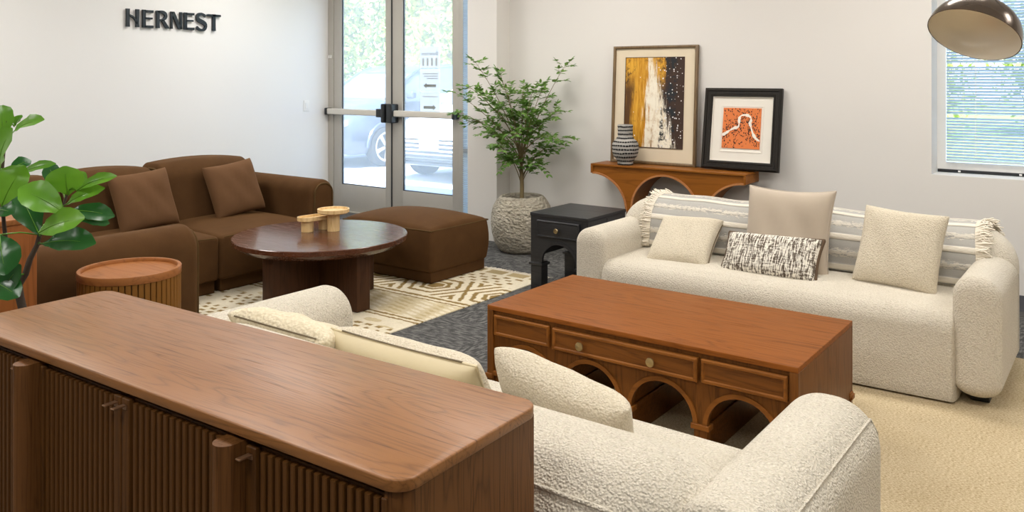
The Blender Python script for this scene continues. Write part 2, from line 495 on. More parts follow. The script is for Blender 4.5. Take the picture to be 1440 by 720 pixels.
wh = g.math('SUBTRACT', 1.0, g.step(g.math('SUBTRACT', dist, wid), -.05, .04))
whc = g.mix(g.step(bl, .45, .72), lin('#EFE6D2'), lin('#C9AE84'))
col = g.mix(g.math('MULTIPLY', wh, g.step(st2, .30, .46)), col, whc)
blk = g.math('MULTIPLY', g.math('MULTIPLY', g.step(uw, .58, .68), g.math('SUBTRACT', 1.0, g.step(uw, .80, .9))), g.step(bl, .48, .56))
col = g.mix(blk, col, lin('#22262A'))
spk = g.n('TexVoronoi', 0, {'Vector': gco((38, 1, 52)), 'Scale': 1.0, 'Randomness': 1.0})
rnd = g.n('TexVoronoi', 1, {'Vector': gco((38, 1, 52)), 'Scale': 1.0, 'Randomness': 1.0})
rr = g.n('SeparateColor', 0, {0: rnd}); rg = g.n('SeparateColor', 1, {0: rnd})
sm = g.math('MULTIPLY', g.math('LESS_THAN', spk, g.math('MULTIPLY', rg, .42)), g.math('GREATER_THAN', rr, g.math('SUBTRACT', .98, g.math('MULTIPLY', g.step(u, .45, .75), .38))))
col = g.mix(sm, col, lin('#E4E2E2'))
g.bsdf(col, .6, 0, g.bump(st2, .2, .002), .3); M['abstract'] = g.m

# ================================================================== the setting
struct('floor', MB().box(-7.5, 5.2, -5.2, 6.67, -.12, 0), 'carpet', label='dark grey patterned carpet floor', smooth=0)
struct('ceiling', MB().box(-7.5, 5.2, -5.2, 6.67, 3.0, 3.15), 'ceiling_paint', label='white ceiling', smooth=0)
struct('wall_left', MB().box(-7.5, -7.3, -5.0, 6.50, 0, 3.0), 'paint_white', label='white wall carrying the black letters', smooth=0)
struct('wall_right', MB().box(5.0, 5.2, -5.0, 6.26, 0, 3.0), 'paint_white', label='white side wall', smooth=0)
struct('wall_front', MB().box(-7.5, 5.2, -5.2, -5.0, 0, 3.0), 'paint_white', label='white wall facing the window wall', smooth=0)
wx0, wx1, wz0, wz1 = -1.096, .34, .833, 2.35
wb = MB()
wb.box(-4.64, wx0, 6.26, 6.56, 0, 3.0).box(wx1, 5.2, 6.26, 6.56, 0, 3.0).box(wx0, wx1, 6.26, 6.56, 0, wz0).box(wx0, wx1, 6.26, 6.56, wz1, 3.0)
struct('wall_back', wb, 'paint_warm', label='warm white wall behind the console and the cream sofa', smooth=0)
struct('wall_pier', MB().box(-4.98, -4.64, 6.06, 6.67, 0, 3.0), 'paint_warm', label='white wall pier between the glass doors and the console wall', smooth=0)
struct('wall_door_header', MB().box(-7.3, -4.98, 6.40, 6.50, 2.56, 3.0), 'paint_white', label='white wall strip above the glass doors', smooth=0)
struct('baseboard_back', MB().box(-4.64, 5.0, 6.248, 6.26, 0, .1).box(-4.64, 5.0, 6.244, 6.26, .0, .012), 'baseboard_grey', label='dark grey rubber baseboard')
struct('baseboard_left', MB().box(-7.3, -7.288, -5.0, 6.38, 0, .1), 'baseboard_grey', label='dark grey rubber baseboard')

# storefront frame, doors
DY = 6.44
tf = struct_root('trim_1', (0, DY, 0), 'aluminium storefront frame around the glass doors')
m = MB()
m.bbox(-7.3, -7.215, -.03, .06, 0, 2.56, .004).bbox(-5.385, -5.325, -.03, .06, 0, 2.56, .004).bbox(-7.215, -5.385, -.03, .06, 2.50, 2.56, .004)
m.bbox(-5.325, -4.98, -.03, .06, 2.50, 2.56, .004).bbox(-5.325, -4.98, -.03, .06, .74, .79, .004).bbox(-5.325, -4.98, -.03, .06, 0, .06, .004)
m.bbox(-7.3, -4.98, -.05, .10, 0, .012, .003)
obj('frame', m, 'metal_frame', tf)
sg = obj('side_pane', MB().box(-5.325, -4.98, .02, .026, .79, 2.50), 'glass', tf, 0); sg['label'] = 'narrow side pane of clear glass'
obj('side_pane', MB().box(-5.325, -4.98, .02, .026, .06, .74), 'glass', tf, 0)
obj('door_sensor', MB().bbox(-7.285, -7.262, -.05, -.03, 1.70, 1.735, .003), 'white_plastic', tf)
obj('door_sensor', MB().bbox(-7.25, -7.232, -.045, -.03, 1.70, 1.735, .003), 'white_plastic', tf)

def leaf_door(name, x0, x1, gx0, gx1, hinge_left, label):
    d = struct_root(name, (0, DY, 0), label)
    st = MB()
    st.bbox(x0, gx0, -.022, .022, .012, 2.495, .003).bbox(gx1, x1, -.022, .022, .012, 2.495, .003)
    st.bbox(gx0, gx1, -.022, .022, .012, .30, .003).bbox(gx0, gx1, -.022, .022, 2.40, 2.495, .003)
    obj('door_frame', st, 'metal_frame_dark' if False else 'metal_frame', d)
    gk = MB().frame(gx1 - gx0, 2.10, [(0, -.012), (.008, -.012), (.008, .012), (0, .012)], .30)
    gk.v = [(x + (gx0 + gx1) / 2, y, z) for x, y, z in gk.v]
    obj('gasket', gk, 'black_plastic', d)
    obj('pane', MB().box(gx0 + .006, gx1 - .006, -.003, .003, .306, 2.394), 'door_glass', d, 0)
    zb = 1.108
    bar = MB()
    if hinge_left:
        bar.bbox(x0 - .03, x1 - .15, -.105, -.055, zb - .033, zb + .033, .012, 3)
        cap = MB().bbox(x0 - .06, x0 - .03, -.11, -.02, zb - .038, zb + .038, .006)
        head = MB().bbox(x1 - .15, x1 - .05, -.11, -.022, zb - .045, zb + .045, .008).bbox(x1 - .06, x1 - .012, -.13, -.022, zb - .10, zb + .10, .012)
    else:
        bar.bbox(x0 + .09, x1 - .02, -.105, -.055, zb - .033, zb + .033, .012, 3)
        cap = MB().bbox(x1 - .02, x1 + .01, -.11, -.02, zb - .038, zb + .038, .006)
        head = MB().bbox(x0 + .012, x0 + .09, -.13, -.022, zb - .10, zb + .10, .012)
    b = obj('push_bar', bar, 'panic_bar', d)
    obj('end_cap', cap, 'black_plastic', b)
    obj('latch_case', head, 'black_plastic', b)
    return d
d1 = leaf_door('door_1', -7.212, -6.313, -7.09, -6.404, True, 'left leaf of the glass entrance doors with a push bar')
obj('astragal', MB().box(-6.315, -6.301, -.030, .02, .012, 2.495), 'black_plastic', d1, 0)
leaf_door('door_2', -6.303, -5.388, -6.154, -5.47, False, 'right leaf of the glass entrance doors with paper notices')

# paper notices taped to the outside of the right leaf, seen from behind
def text_mesh(txt, size):
    cu = bpy.data.curves.new('lettering', 'FONT'); cu.body = txt; cu.size = size; cu.extrude = .0004; cu.align_x = 'CENTER'
    o = bpy.data.objects.new('lettering', cu); C.objects.link(o)
    me = bpy.data.meshes.new_from_object(o.evaluated_get(bpy.context.evaluated_depsgraph_get()))
    bpy.data.objects.remove(o); bpy.data.curves.remove(cu)
    return me
bpy.context.view_layer.update()
PX = -5.797
notice_lab = ['white paper notice with a heading, topmost of three taped to the glass door',
              'white paper notice with an arrow pointing towards the door handle, taped to glass',
              'white paper notice with an arrow pointing away from the handle, lowest of three']
for i, (z0, z1) in enumerate(((1.585, 1.805), (1.356, 1.574), (1.134, 1.340))):
    nt_ = thing('paper_notice', notice_lab[i], 'notice', (PX, DY + .006, z0))
    h = z1 - z0
    obj('sheet', MB().box(-.137, .137, .0, .001, 0, h), 'paper', nt_, 0)
    pr = MB()
    if i == 0:
        for k, x in enumerate((-.09, -.03, .03, .09)): pr.box(x - .012, x + .012, -.0012, -.0004, .02, .10)
        me = text_mesh('Showroom', .052)
        me.materials.append(M['print_dark'])
        t_ = bpy.data.objects.new('lettering', me); C.objects.link(t_); t_.parent = nt_
        t_.location = (0, -.0012, .128); t_.rotation_euler = (R(90), 0, PI)      # printed on the far side: reads mirrored from indoors
    else:
        for k, (a, b) in enumerate(((-.10, .11), (-.08, .11), (-.04, .11))[:3 if i == 1 else 1]):
            pr.box(a, b, -.0012, -.0004, h - .055 - k * .024, h - .046 - k * .024)
        s_ = -1 if i == 1 else 1
        zc = .045
        pa_ = MB().prism([(s_ * -.085, zc - .014), (s_ * .045, zc - .014), (s_ * .045, zc - .028), (s_ * .085, zc), (s_ * .045, zc + .028), (s_ * .045, zc + .014), (s_ * -.085, zc + .014)], 'y', -.0012, -.0004)
    obj('print', pr, 'print_grey', nt_, 0)
    if i: obj('arrow', pa_, 'print_dark', nt_, 0)

# blinds: slats are separate parts sharing one mesh
def blind(name, label, x0, x1, y, z0, z1, pitch, tilt, depth=.024, slat_mat='blind', cord=True, gaps=()):
    b = thing(name, label, 'blind', ((x0 + x1) / 2, y, z0))
    w = (x1 - x0)
    sl = MB()
    pts = [(-depth / 2, -.0008), (-depth / 4, .0012), (0, .002), (depth / 4, .0012), (depth / 2, -.0008)]
    poly = pts + [(p[0], p[1] - .0008) for p in reversed(pts)]
    sl.prism(poly, 'x', -w / 2, w / 2)
    me = sl.mesh('slat', 40); me.materials.append(M[slat_mat])
    n = int((z1 - z0 - .03) / pitch)
    for i in range(n):
        o = bpy.data.objects.new('slat', me); C.objects.link(o); o.parent = b
        o.location = (0, 0, .025 + i * pitch); o.rotation_euler = (R(tilt), 0, 0)
        if any(abs(z0 + .025 + i * pitch - q) < pitch / 2 for q in gaps): o.rotation_euler = (R(-4), 0, 0); o.location.z += .006
    obj('bottom_rail', MB().bbox(-w / 2, w / 2, -.013, .013, 0, .014, .003), slat_mat, b)
    obj('head_rail', MB().bbox(-w / 2, w / 2, -.016, .016, z1 - z0 - .005, z1 - z0 + .03, .003), 'white_vinyl', b)
    for x in ((-w * .42, w * .42) if w > .4 else (0,)): obj('ladder_cord', MB().box(x - .0008, x + .0008, -.014, -.0125, .01, z1 - z0), 'white_vinyl', b, 0)
    if cord:
        obj('lift_cord', MB().tube([(-w / 2 + .18, -.022, z1 - z0), (-w / 2 + .18, -.022, .03)], .0018, 6), 'white_vinyl', b)
    return b

# window in the console wall
w1 = struct_root('window_1', (0, 6.46, 0), 'white window set back in the warm white wall')
m = MB().frame(wx1 - wx0, wz1 - wz0 - .02, [(0, 0), (.055, 0), (.055, .05), (0, .05)], wz0 + .02)
m.v = [(x + (wx0 + wx1) / 2, y, z) for x, y, z in m.v]
obj('window_frame', m, 'white_vinyl', w1)
obj('pane', MB().box(wx0 + .05, wx1 - .05, .03, .036, wz0 + .07, wz1 - .05), 'glass', w1, 0)
obj('sill', MB().box(wx0, wx1, -.2, 0, wz0, wz0 + .004), 'white_vinyl', w1, 0)
tk = MB().bbox(wx0 + .005, wx1 - .005, -.012, .002, wz0 + .005, wz0 + .026, .002)
obj('bottom_track', tk, 'black_plastic', w1)
for x in (wx0 + .14, wx0 + .50, wx0 + .9): obj('track_screw', MB().bbox(x - .008, x + .008, -.017, -.012, wz0 + .010, wz0 + .022, .002), 'white_vinyl', w1)
blind('window_blind', 'white horizontal slat blind hanging in the window behind the cream sofa', wx0 + .062, wx1 - .06, 6.44, wz0 + .085, wz1 - .09, .0205, -43, gaps=(1.226, 1.573))
blind('sidelight_blind', 'narrow white slat blind beside the glass doors', -5.318, -4.985, 6.40, .10, 2.45, .020, -45, cord=False)

# light switch
ls = thing('light_switch', 'white light switch plate on the wall near the glass doors', 'switch', (-7.3, 6.10, 1.115))
obj('plate', MB().bbox(0, .006, -.038, .038, 0, .118, .002), 'white_plastic', ls)
obj('rocker', MB().bbox(.006, .010, -.017, .017, .028, .09, .002), 'white_vinyl', ls)

# ceiling light panels with their light
k = 0
places = ['over the brown sofa', 'over the round table', 'over the console', 'over the window', 'over the sectional end', 'over the walnut cabinet', 'over the arched coffee table', 'over the beige rug',
          'over the far aisle', 'over the open floor', 'behind the walnut cabinet', 'near the side wall']
for iy, y in enumerate((4.9, 2.2, -.6)):
    for ix, x in enumerate((-5.9, -3.4, -.9, 1.6)):
        cl = thing('ceiling_light', 'white recessed ceiling light panel ' + places[k], 'ceiling light', (x, y, 2.955), 0, 'ceiling light panels'); k += 1
        obj('frame', MB().frame(1.22, .62, [(0, 0), (.03, 0), (.03, .04), (0, .04)]).xf(Matrix.Translation((0, -.31, 0)) @ Matrix(((1, 0, 0, 0), (0, 0, 1, 0), (0, 1, 0, 0), (0, 0, 0, 1)))), 'white_vinyl', cl)
        obj('diffuser', MB().box(-.585, .585, -.285, .285, .012, .02), 'lamp_panel', cl, 0)
        ld = bpy.data.lights.new('panel_light', 'AREA'); ld.shape = 'RECTANGLE'; ld.size = 1.1; ld.size_y = .55; ld.energy = LAMP_W; ld.color = LAMP_COL
        lo = bpy.data.objects.new('panel_light', ld); C.objects.link(lo); lo.parent = cl; lo.location = (0, 0, -.004)

# ================================================================== wall lettering
sg = thing('wall_sign', 'black raised capital letters spelling HERNEST on the white wall', 'sign', (-7.3, 4.03, 1.945))
LH = .162
def stem(x0, x1, v0=0, v1=1, fl=.018):
    """flared stem between v0 and v1"""
    mid = (v0 + v1) / 2
    return [(x0 - fl, v0), (x1 + fl, v0), (x1 + fl * .3, v0 + .18 * (v1 - v0)), (x1, mid), (x1 + fl * .3, v1 - .18 * (v1 - v0)), (x1 + fl, v1), (x0 - fl, v1), (x0 - fl * .3, v1 - .18 * (v1 - v0)), (x0, mid), (x0 - fl * .3, v0 + .18 * (v1 - v0))]
def bar(x0, x1, v, t, fl=.03): return [(x0, v - t / 2), (x1, v - t / 2 - fl), (x1 + .02, v + t / 2 + fl * .4), (x0, v + t / 2)]
def band(pts, ws):
    L = []; Rr = []
    for i, (x, y) in enumerate(pts):
        a = pts[max(i - 1, 0)]; b = pts[min(i + 1, len(pts) - 1)]
        dx, dy = b[0] - a[0], b[1] - a[1]; n = math.hypot(dx, dy) or 1
        w = ws[i] / 2
        L.append((x - dy / n * w, y + dx / n * w)); Rr.append((x + dy / n * w, y - dx / n * w))
    return L, Rr
letters = {}
def add_letter(ch, y0, y1, zoff, shapes):
    m = MB(); w = (y1 - y0)
    for s_ in shapes:
        if s_[0] == 'poly': m.prism([(y0 - 4.03 + p[0] * w, zoff + p[1] * LH) for p in s_[1]], 'x', .008, .030)
        else:
            L, Rr = band(s_[1], s_[2]); n = len(L)
            for i in range(n - 1):
                q = [L[i], Rr[i], Rr[i + 1], L[i + 1]]
                m.prism([(y0 - 4.03 + p[0] * w, zoff + p[1] * LH) for p in q], 'x', .008, .030)
    return obj('letter', m, 'sign_black', sg, 0)
E_ = [('poly', stem(.06, .30)), ('poly', bar(.2, .96, .93, .10)), ('poly', bar(.2, .88, .53, .09, .01)), ('poly', bar(.2, .96, .06, .11))]
bz = lambda p0, p1, p2, p3, n=12: [tuple((1-t)**3*p0[k] + 3*(1-t)**2*t*p1[k] + 3*(1-t)*t*t*p2[k] + t**3*p3[k] for k in (0, 1)) for t in [i / n for i in range(n + 1)]]
add_letter('H', 4.03, 4.161, 0, [('poly', stem(.05, .26)), ('poly', stem(.74, .95)), ('band', bz((.18, .66), (.45, .62), (.72, .5), (.80, .18)), [.10] * 13)])
add_letter('E', 4.184, 4.297, 0, E_)
add_letter('R', 4.319, 4.45, 0, [('poly', stem(.05, .27)), ('band', bz((.14, .94), (.95, 1.05), (.95, .45), (.25, .46), 16), [.10, .11, .13, .16, .18, .19, .20, .20, .20, .20, .19, .18, .16, .14, .12, .10, .09]), ('poly', [(.38, .50), (.62, .48), (1.05, 0), (.75, 0)])])
add_letter('N', 4.458, 4.593, 0, [('poly', stem(.10, .20)), ('poly', stem(.80, .93)), ('poly', [(.08, 1), (.34, 1), (.92, 0), (.66, 0)])])
add_letter('E', 4.601, 4.717, 0, E_)
add_letter('S', 4.735, 4.852, 0, [('band', bz((.86, .84), (.55, 1.1), (.02, .93), (.12, .70), 10) + bz((.12, .70), (.22, .50), (.92, .52), (.90, .26), 10)[1:] + bz((.90, .26), (.88, -.06), (.35, -.06), (.06, .16), 10)[1:], [.16, .14, .13, .14, .16, .18, .20, .21, .22, .23, .24] + [.25, .25, .25, .25, .25, .24, .24, .23, .22, .22] + [.20, .18, .17, .16, .15, .14, .14, .15, .17, .19])])
add_letter('T', 4.856, 5.006, 0, [('poly', stem(.40, .60)), ('poly', [(0, .86), (1, .86), (1.0, .97), (.97, .99), (.03, .99), (0, .97)])])

# ================================================================== rugs
def rug_grid(name, x0, x1, y0, y1, step, top, colour_fn, mat, label):
    nx = int((x1 - x0) / step); ny = int((y1 - y0) / step)
    xs = np.linspace(x0, x1, nx + 1); ys = np.linspace(y0, y1, ny + 1)
    X, Y = np.meshgrid(xs, ys)
    rng = np.random.default_rng(5)
    Z = np.full_like(X, top)
    col, relief = colour_fn(X, Y, rng)
    Z = Z + relief
    V = np.stack([X, Y, Z], -1).reshape(-1, 3)
    idx = np.arange((nx + 1) * (ny + 1)).reshape(ny + 1, nx + 1)
    F = np.stack([idx[:-1, :-1], idx[:-1, 1:], idx[1:, 1:], idx[1:, :-1]], -1).reshape(-1, 4)
    # skirt down to the floor
    loop = np.concatenate([idx[0, :], idx[1:, -1], idx[-1, -2::-1], idx[-2:0:-1, 0]])
    base = len(V); SV = V[loop].copy(); SV[:, 2] = .0005
    V = np.concatenate([V, SV]); n = len(loop); a = np.arange(n); b = (a + 1) % n
    SF = np.stack([loop[b], loop[a], base + a, base + b], -1)
    F = np.concatenate([F, SF])
    me = bpy.data.meshes.new(name)
    me.vertices.add(len(V)); me.vertices.foreach_set('co', V.astype(np.float32).ravel())
    me.loops.add(F.size); me.loops.foreach_set('vertex_index', F.astype(np.int32).ravel())
    me.polygons.add(len(F)); me.polygons.foreach_set('loop_start', np.arange(0, F.size, 4, dtype=np.int32))
    me.update(calc_edges=True); me.validate()
    at = me.color_attributes.new('pattern', 'FLOAT_COLOR', 'POINT')
    c = np.ones((len(V), 4), np.float32); c[:base, :3] = col.reshape(-1, 3); c[base:, :3] = c[loop, :3]
    at.data.foreach_set('color', c.ravel())
    me.polygons.foreach_set('use_smooth', np.ones(len(F), bool))
    me.materials.append(mat)
    o = bpy.data.objects.new(name, me); C.objects.link(o)
    return tag(o, label, 'rug')

def pattern(X, Y, rng):
    cream = np.array(lin('#E8DDC4')[:3]); tan = np.array(lin('#8E7442')[:3]); mid = np.array(lin('#CDBB92')[:3])
    nz = (np.sin(X * 91 + np.sin(Y * 57) * 2) + np.sin(Y * 83 + X * 31)) * .0022
    x = X + nz; y = Y + nz
    t = np.zeros_like(X)          # 1 = tan, .5 = mid
    def bandm(a, b): return (Y >= a) & (Y < b)
    # dashes
    def dashes(px, py, fx, fy, seed):
        row = np.floor(y / py); sh = (row % 2) * .5 + np.sin(row * 12.9 + seed) * .12
        u = x / px + sh; cell = np.floor(u)
        keep = np.sin(cell * 78.2 + row * 37.7 + seed) > -.82
        wv = fx * (.8 + .25 * np.sin(cell * 5.1 + row * 2.3))
        return (np.abs(u - cell - .5) < wv / 2) & (np.abs(y / py - row - .5) < fy / 2) & keep
    s1 = bandm(0, 3.58); t[s1 & dashes(.088, .058, .62, .52, 1.0)] = 1
    s = bandm(3.30, 3.36); t[s] = 0
    s = bandm(3.58, 3.70); t[s & (np.sin(x * 18) * np.sin(y * 40) > .35)] = .45
    for yy, hw in ((3.755, .010), (3.80, .012), (4.195, .010), (4.25, .016)):
        t[np.abs(y - yy) < hw] = 1
    s = bandm(3.83, 4.18)
    sk = np.sin((x * 4 + y * 1.1) * 7 + np.sin(x * 9) * 1.5) + .6 * np.sin(y * 120 + x * 26)
    t[s] = .35; t[s & (sk > .75)] = .0; t[s & (sk < -.9)] = .6
    # nested hexagons
    s = bandm(4.29, 4.76)
    yc = 4.525; px = .56
    u = (x + 3.45) / px; cx = (np.abs(u - np.round(u))) * px; dy = np.abs(y - yc)
    d = np.maximum(cx * .9 + dy * .5, dy) 
    rings = (d / .078) % 1.0
    ln = (rings < .42)
    t[s & ln] = 1; t[s & (d < .06)] = 1
    s = bandm(4.76, 5.02); t[s & dashes(.115, .062, .6, .5, 4.0)] = 1
    s = bandm(5.05, 5.15)
    u = x / .20; t[s & (np.abs(u - np.round(u)) > .10)] = .75
    t2 = t[..., None]
    col = np.where(t2 < .5, cream + (mid - cream) * (t2 * 2), mid + (tan - mid) * (t2 * 2 - 1))
    n = rng.random(X.shape)[..., None]
    col = col * (.90 + .16 * n)
    relief = -.0022 * (t > .5) + rng.random(X.shape) * .0012
    return col, relief
g = NT('rug_pattern'); at = g.t.nodes.new('ShaderNodeAttribute'); at.attribute_name = 'pattern'
pile = g.noise(g.coord(), 330, 2); col = g.mix(g.math('MULTIPLY', pile, .22), at.outputs[0], (.35, .28, .17, 1))
g.bsdf(col, .95, 0, g.bump(pile, .5, .004), .1); M['rug_pattern'] = g.m
RT = .009
rug = rug_grid('patterned_rug', -5.35, -3.48, 2.75, 5.16, .006, RT - .002, pattern, g.m, 'cream and tan geometric patterned rug under the round table')
random.seed(3)
fr = MB()
for i in range(300):
    x = -5.34 + 1.86 * i / 299 + random.uniform(-.003, .003)
    L = random.uniform(.045, .075); dx = random.uniform(-.02, .02)
    fr.tube([(x, 5.155, .006), (x + dx * .4, 5.155 + L * .5, .007), (x + dx, 5.155 + L, .003)], [.0032, .0028, .0016], 4)
fo = obj('fringe', fr, 'fringe', rug); fo['kind'] = 'stuff'
b = MB().rbox(-2.25, 1.6, 1.62, 5.175, .0005, .012, (.008, .008, .006), k=2, nf=(1, 1, 1))
tag(obj('beige_rug', b, 'rug_beige'), 'plain beige flecked rug beneath the cream sofas', 'rug')

# ================================================================== cream sofas
def cream_sofa(name, label, loc, rotz, L, mat, arm_w=.20, arm_h=.60, seat_y=0.0, seat_z=.425, back_y0=.53, back_y1=.95, back_h=.72, arm_d=.74, br=(.2, .19, .19), piping=False, arm_r=.095, back_in=0.0):
    s = thing(name, label, 'sofa', loc, rotz)
    hx = L / 2; zf = .013
    def crown(x, y, z):
        k = max(0, 1 - (x / (hx - arm_w)) ** 4)
        if z > .3: z += .018 * k * max(0, math.sin(min(1, max(0, (y - seat_y) / .6)) * PI))
        return (x, y - .012 * k * (1 if y < seat_y + .05 else 0), z)
    obj('seat', MB().rbox(-hx + arm_w - .02, hx - arm_w + .02, seat_y, .72, zf, seat_z, (.02, .10, .10), rbot=.012, k=6, nf=(14, 6, 6), fn=crown), mat, s, 60)
    for sx in (-1, 1):
        a0, a1 = sorted((sx * (hx - arm_w), sx * hx))
        a = obj('arm', MB().rbox(a0, a1, .0, arm_d, .055, arm_h, (arm_r, .055, arm_r), rbot=.07, k=7, nf=(2, 6, 6)), mat, s, 60)
        obj('foot', MB().bbox(min(a0, a1) + .06, max(a0, a1) - .06, .12, .20, zf, .07, .004), 'black_plastic', s)
        if piping:
            xs = sx * (hx - .028)
            pts = [(xs, y, arm_h - .045 - .0 * y) for y in np.linspace(.05, arm_d - .05, 14)]
            pts = [(xs + sx * .016, .03, arm_h - .16)] + [(xs + sx * .010, .018, arm_h - .09)] + pts
            obj('piping', MB().tube(pts, .0045, 6), mat, a, 60)
    hx = L / 2 - back_in
    def bend(x, y, z):
        return (x, y + .05 * (max(0, abs(x) - hx * .72) / (hx * .28)) ** 2 * (-1), z)
    bk = obj('backrest', MB().rbox(-hx + .0, hx - .0, back_y0, back_y1, .055, back_h, br, rbot=.06, k=8, nf=(16, 3, 6), fn=bend), mat, s, 60)
    if piping:
        ph = R(38); rx, ry, rz = br
        pts = []
        for sx in (-1, 1):
            half = []
            for i in range(9):
                ps = i / 8 * PI / 2
                n = np.array([math.sin(ps) * math.sin(ph), math.cos(ph), math.cos(ps) * math.sin(ph)])
                half.append((sx * (hx - rx + rx * n[0]), back_y1 - ry + ry * n[1], back_h - rz + rz * n[2]))
            half.append((half[-1][0], half[-1][1], .2))
            half = [(x, y - .05 * (max(0, abs(x) - hx * .72) / (hx * .28)) ** 2, z) for x, y, z in half]
            if sx == -1: pts += half[::-1]
            else:
                xa = pts[-1][0]; xb = half[0][0]
                for t in np.linspace(0, 1, 18)[1:-1]:
                    x = xa + (xb - xa) * t
                    pts.append((x, pts[9][1] if False else (back_y1 - ry + ry * math.cos(ph)) - .05 * (max(0, abs(x) - hx * .72) / (hx * .28)) ** 2, back_h - rz + rz * math.sin(ph)))
                pts += half
        obj('piping', MB().tube(pts, .006, 6), mat, bk, 60)
    return s
sofaB = cream_sofa('boucle_sofa', 'cream boucle sofa with a striped grey throw over its back, below the window', (-1.575, 4.25, 0), 0, 2.22, 'boucle')
sofaC = cream_sofa('boucle_sofa', 'cream boucle sofa standing with its back to the walnut cabinet', (-1.735, 2.50, 0), PI, 2.36, 'boucle_near', arm_w=.27, arm_h=.60, seat_y=.07, seat_z=.42, back_y0=.52, back_y1=.945, back_h=.632, arm_d=.86, br=(.26, .2, .2), piping=True, arm_r=.125, back_in=.14)

# throw over the back of the window sofa
th = thing('throw_blanket', 'grey throw with woven cream bands and tassels draped over the sofa back', 'throw', (-1.575, 4.25, 0))
prof = []
y0, y1, zt, ry, rz = .53, .95, .72, .19, .19
for z in np.linspace(.44, zt - rz, 8)[:-1]: prof.append((y0 - .006, z, -1, 0))
for a in np.linspace(0, PI / 2, 14): prof.append((y0 + ry - (ry + .006) * math.cos(a), zt - rz + (rz + .006) * math.sin(a), -math.cos(a), math.sin(a)))
for a in np.linspace(PI / 2, 0, 14)[1:]: prof.append((y1 - ry + (ry + .006) * math.cos(a), zt - rz + (rz + .006) * math.sin(a), math.cos(a), math.sin(a)))
for z in np.linspace(zt - rz, .33, 6)[1:]: prof.append((y1 + .006, z, 1, 0))
ln = [0]
for i in range(1, len(prof)): ln.append(ln[-1] + math.hypot(prof[i][0] - prof[i-1][0], prof[i][1] - prof[i-1][1]))
tot = ln[-1]
fine = []
for i in range(161):
    d = tot * i / 160
    j = min(len(prof) - 2, max(0, np.searchsorted(ln, d) - 1)); t = (d - ln[j]) / (ln[j+1] - ln[j])
    fine.append(tuple(prof[j][k] * (1 - t) + prof[j+1][k] * t for k in range(4)) + (d / tot,))
hxB = 1.11
def bendy(x): return -.05 * (max(0, abs(x) - hxB * .72) / (hxB * .28)) ** 2
tx0, tx1 = -.86, .945
NU = 110
tv = []; tuv = []; tf_ = []
for i, (y, z, ny, nz, v) in enumerate(fine):
    for j in range(NU + 1):
        u = j / NU
        x = tx0 + (tx1 - tx0) * u + .012 * math.sin(v * 9 + 1) - (.03 * (1 - v * 2) if v < .5 else 0) * (1 - u)
        frc = (v * 6.0) % 1.0
        up = .005 if abs(frc - .14) < .085 else (.0035 if abs(frc - .62) < .08 else 0)
        up += .003 * (math.sin(u * 31 + v * 6) + math.sin(u * 13 + 2 * v)) + .004
        # follow the rounded end of the backrest
        e = max(0, abs(x) - (hxB - .2)) / .2
        if e > 0:
            dr = .2 * (1 - math.sqrt(max(0, 1 - min(e, .98) ** 2)))
        else: dr = 0
        dy_, dz_ = ny * (up - dr * .9), nz * (up - dr * .9)
        tv.append((x, y + dy_ + bendy(x), z + dz_)); tuv.append((u, v))
for i in range(160):
    for j in range(NU):
        a = i * (NU + 1) + j; tf_.append((a, a + 1, a + NU + 2, a + NU + 1))
me = bpy.data.meshes.new('blanket'); me.from_pydata(tv, [], tf_)
uvl = me.uv_layers.new(name='UVMap')
for l in me.loops: uvl.data[l.index].uv = tuv[l.vertex_index]
me.polygons.foreach_set('use_smooth', [True] * len(me.polygons)); me.materials.append(M['throw'])
bo = obj('blanket', me, None, th); sm = bo.modifiers.new('thickness', 'SOLIDIFY'); sm.thickness = .004; sm.offset = 1
random.seed(8)
for side, j in ((-1, 0), (1, NU)):
    tm = MB()
    for i in range(0, 160, 1):
        p = tv[i * (NU + 1) + j]; ny, nz = fine[i][2], fine[i][3]
        for q in range(2):
            L = random.uniform(.03, .055) * (1.25 if side > 0 else 1)
            k1 = (p[0] + side * L * .5 + random.uniform(-.01, .01), p[1] + ny * .016 + random.uniform(-.008, .008), p[2] + nz * .016 + random.uniform(-.008, .008))
            k2 = (p[0] + side * L + random.uniform(-.012, .012), p[1] + ny * random.uniform(.004, .03), p[2] + nz * random.uniform(.004, .03) - .006 + random.uniform(-.012, .01))
            tm.tube([(p[0] - side * .01, p[1] + ny * .004, p[2] + nz * .004), k1, k2], [.0045, .0045, .003], 4)
    t_ = obj('tassel_edge', tm, 'fringe', th); t_['kind'] = 'stuff'

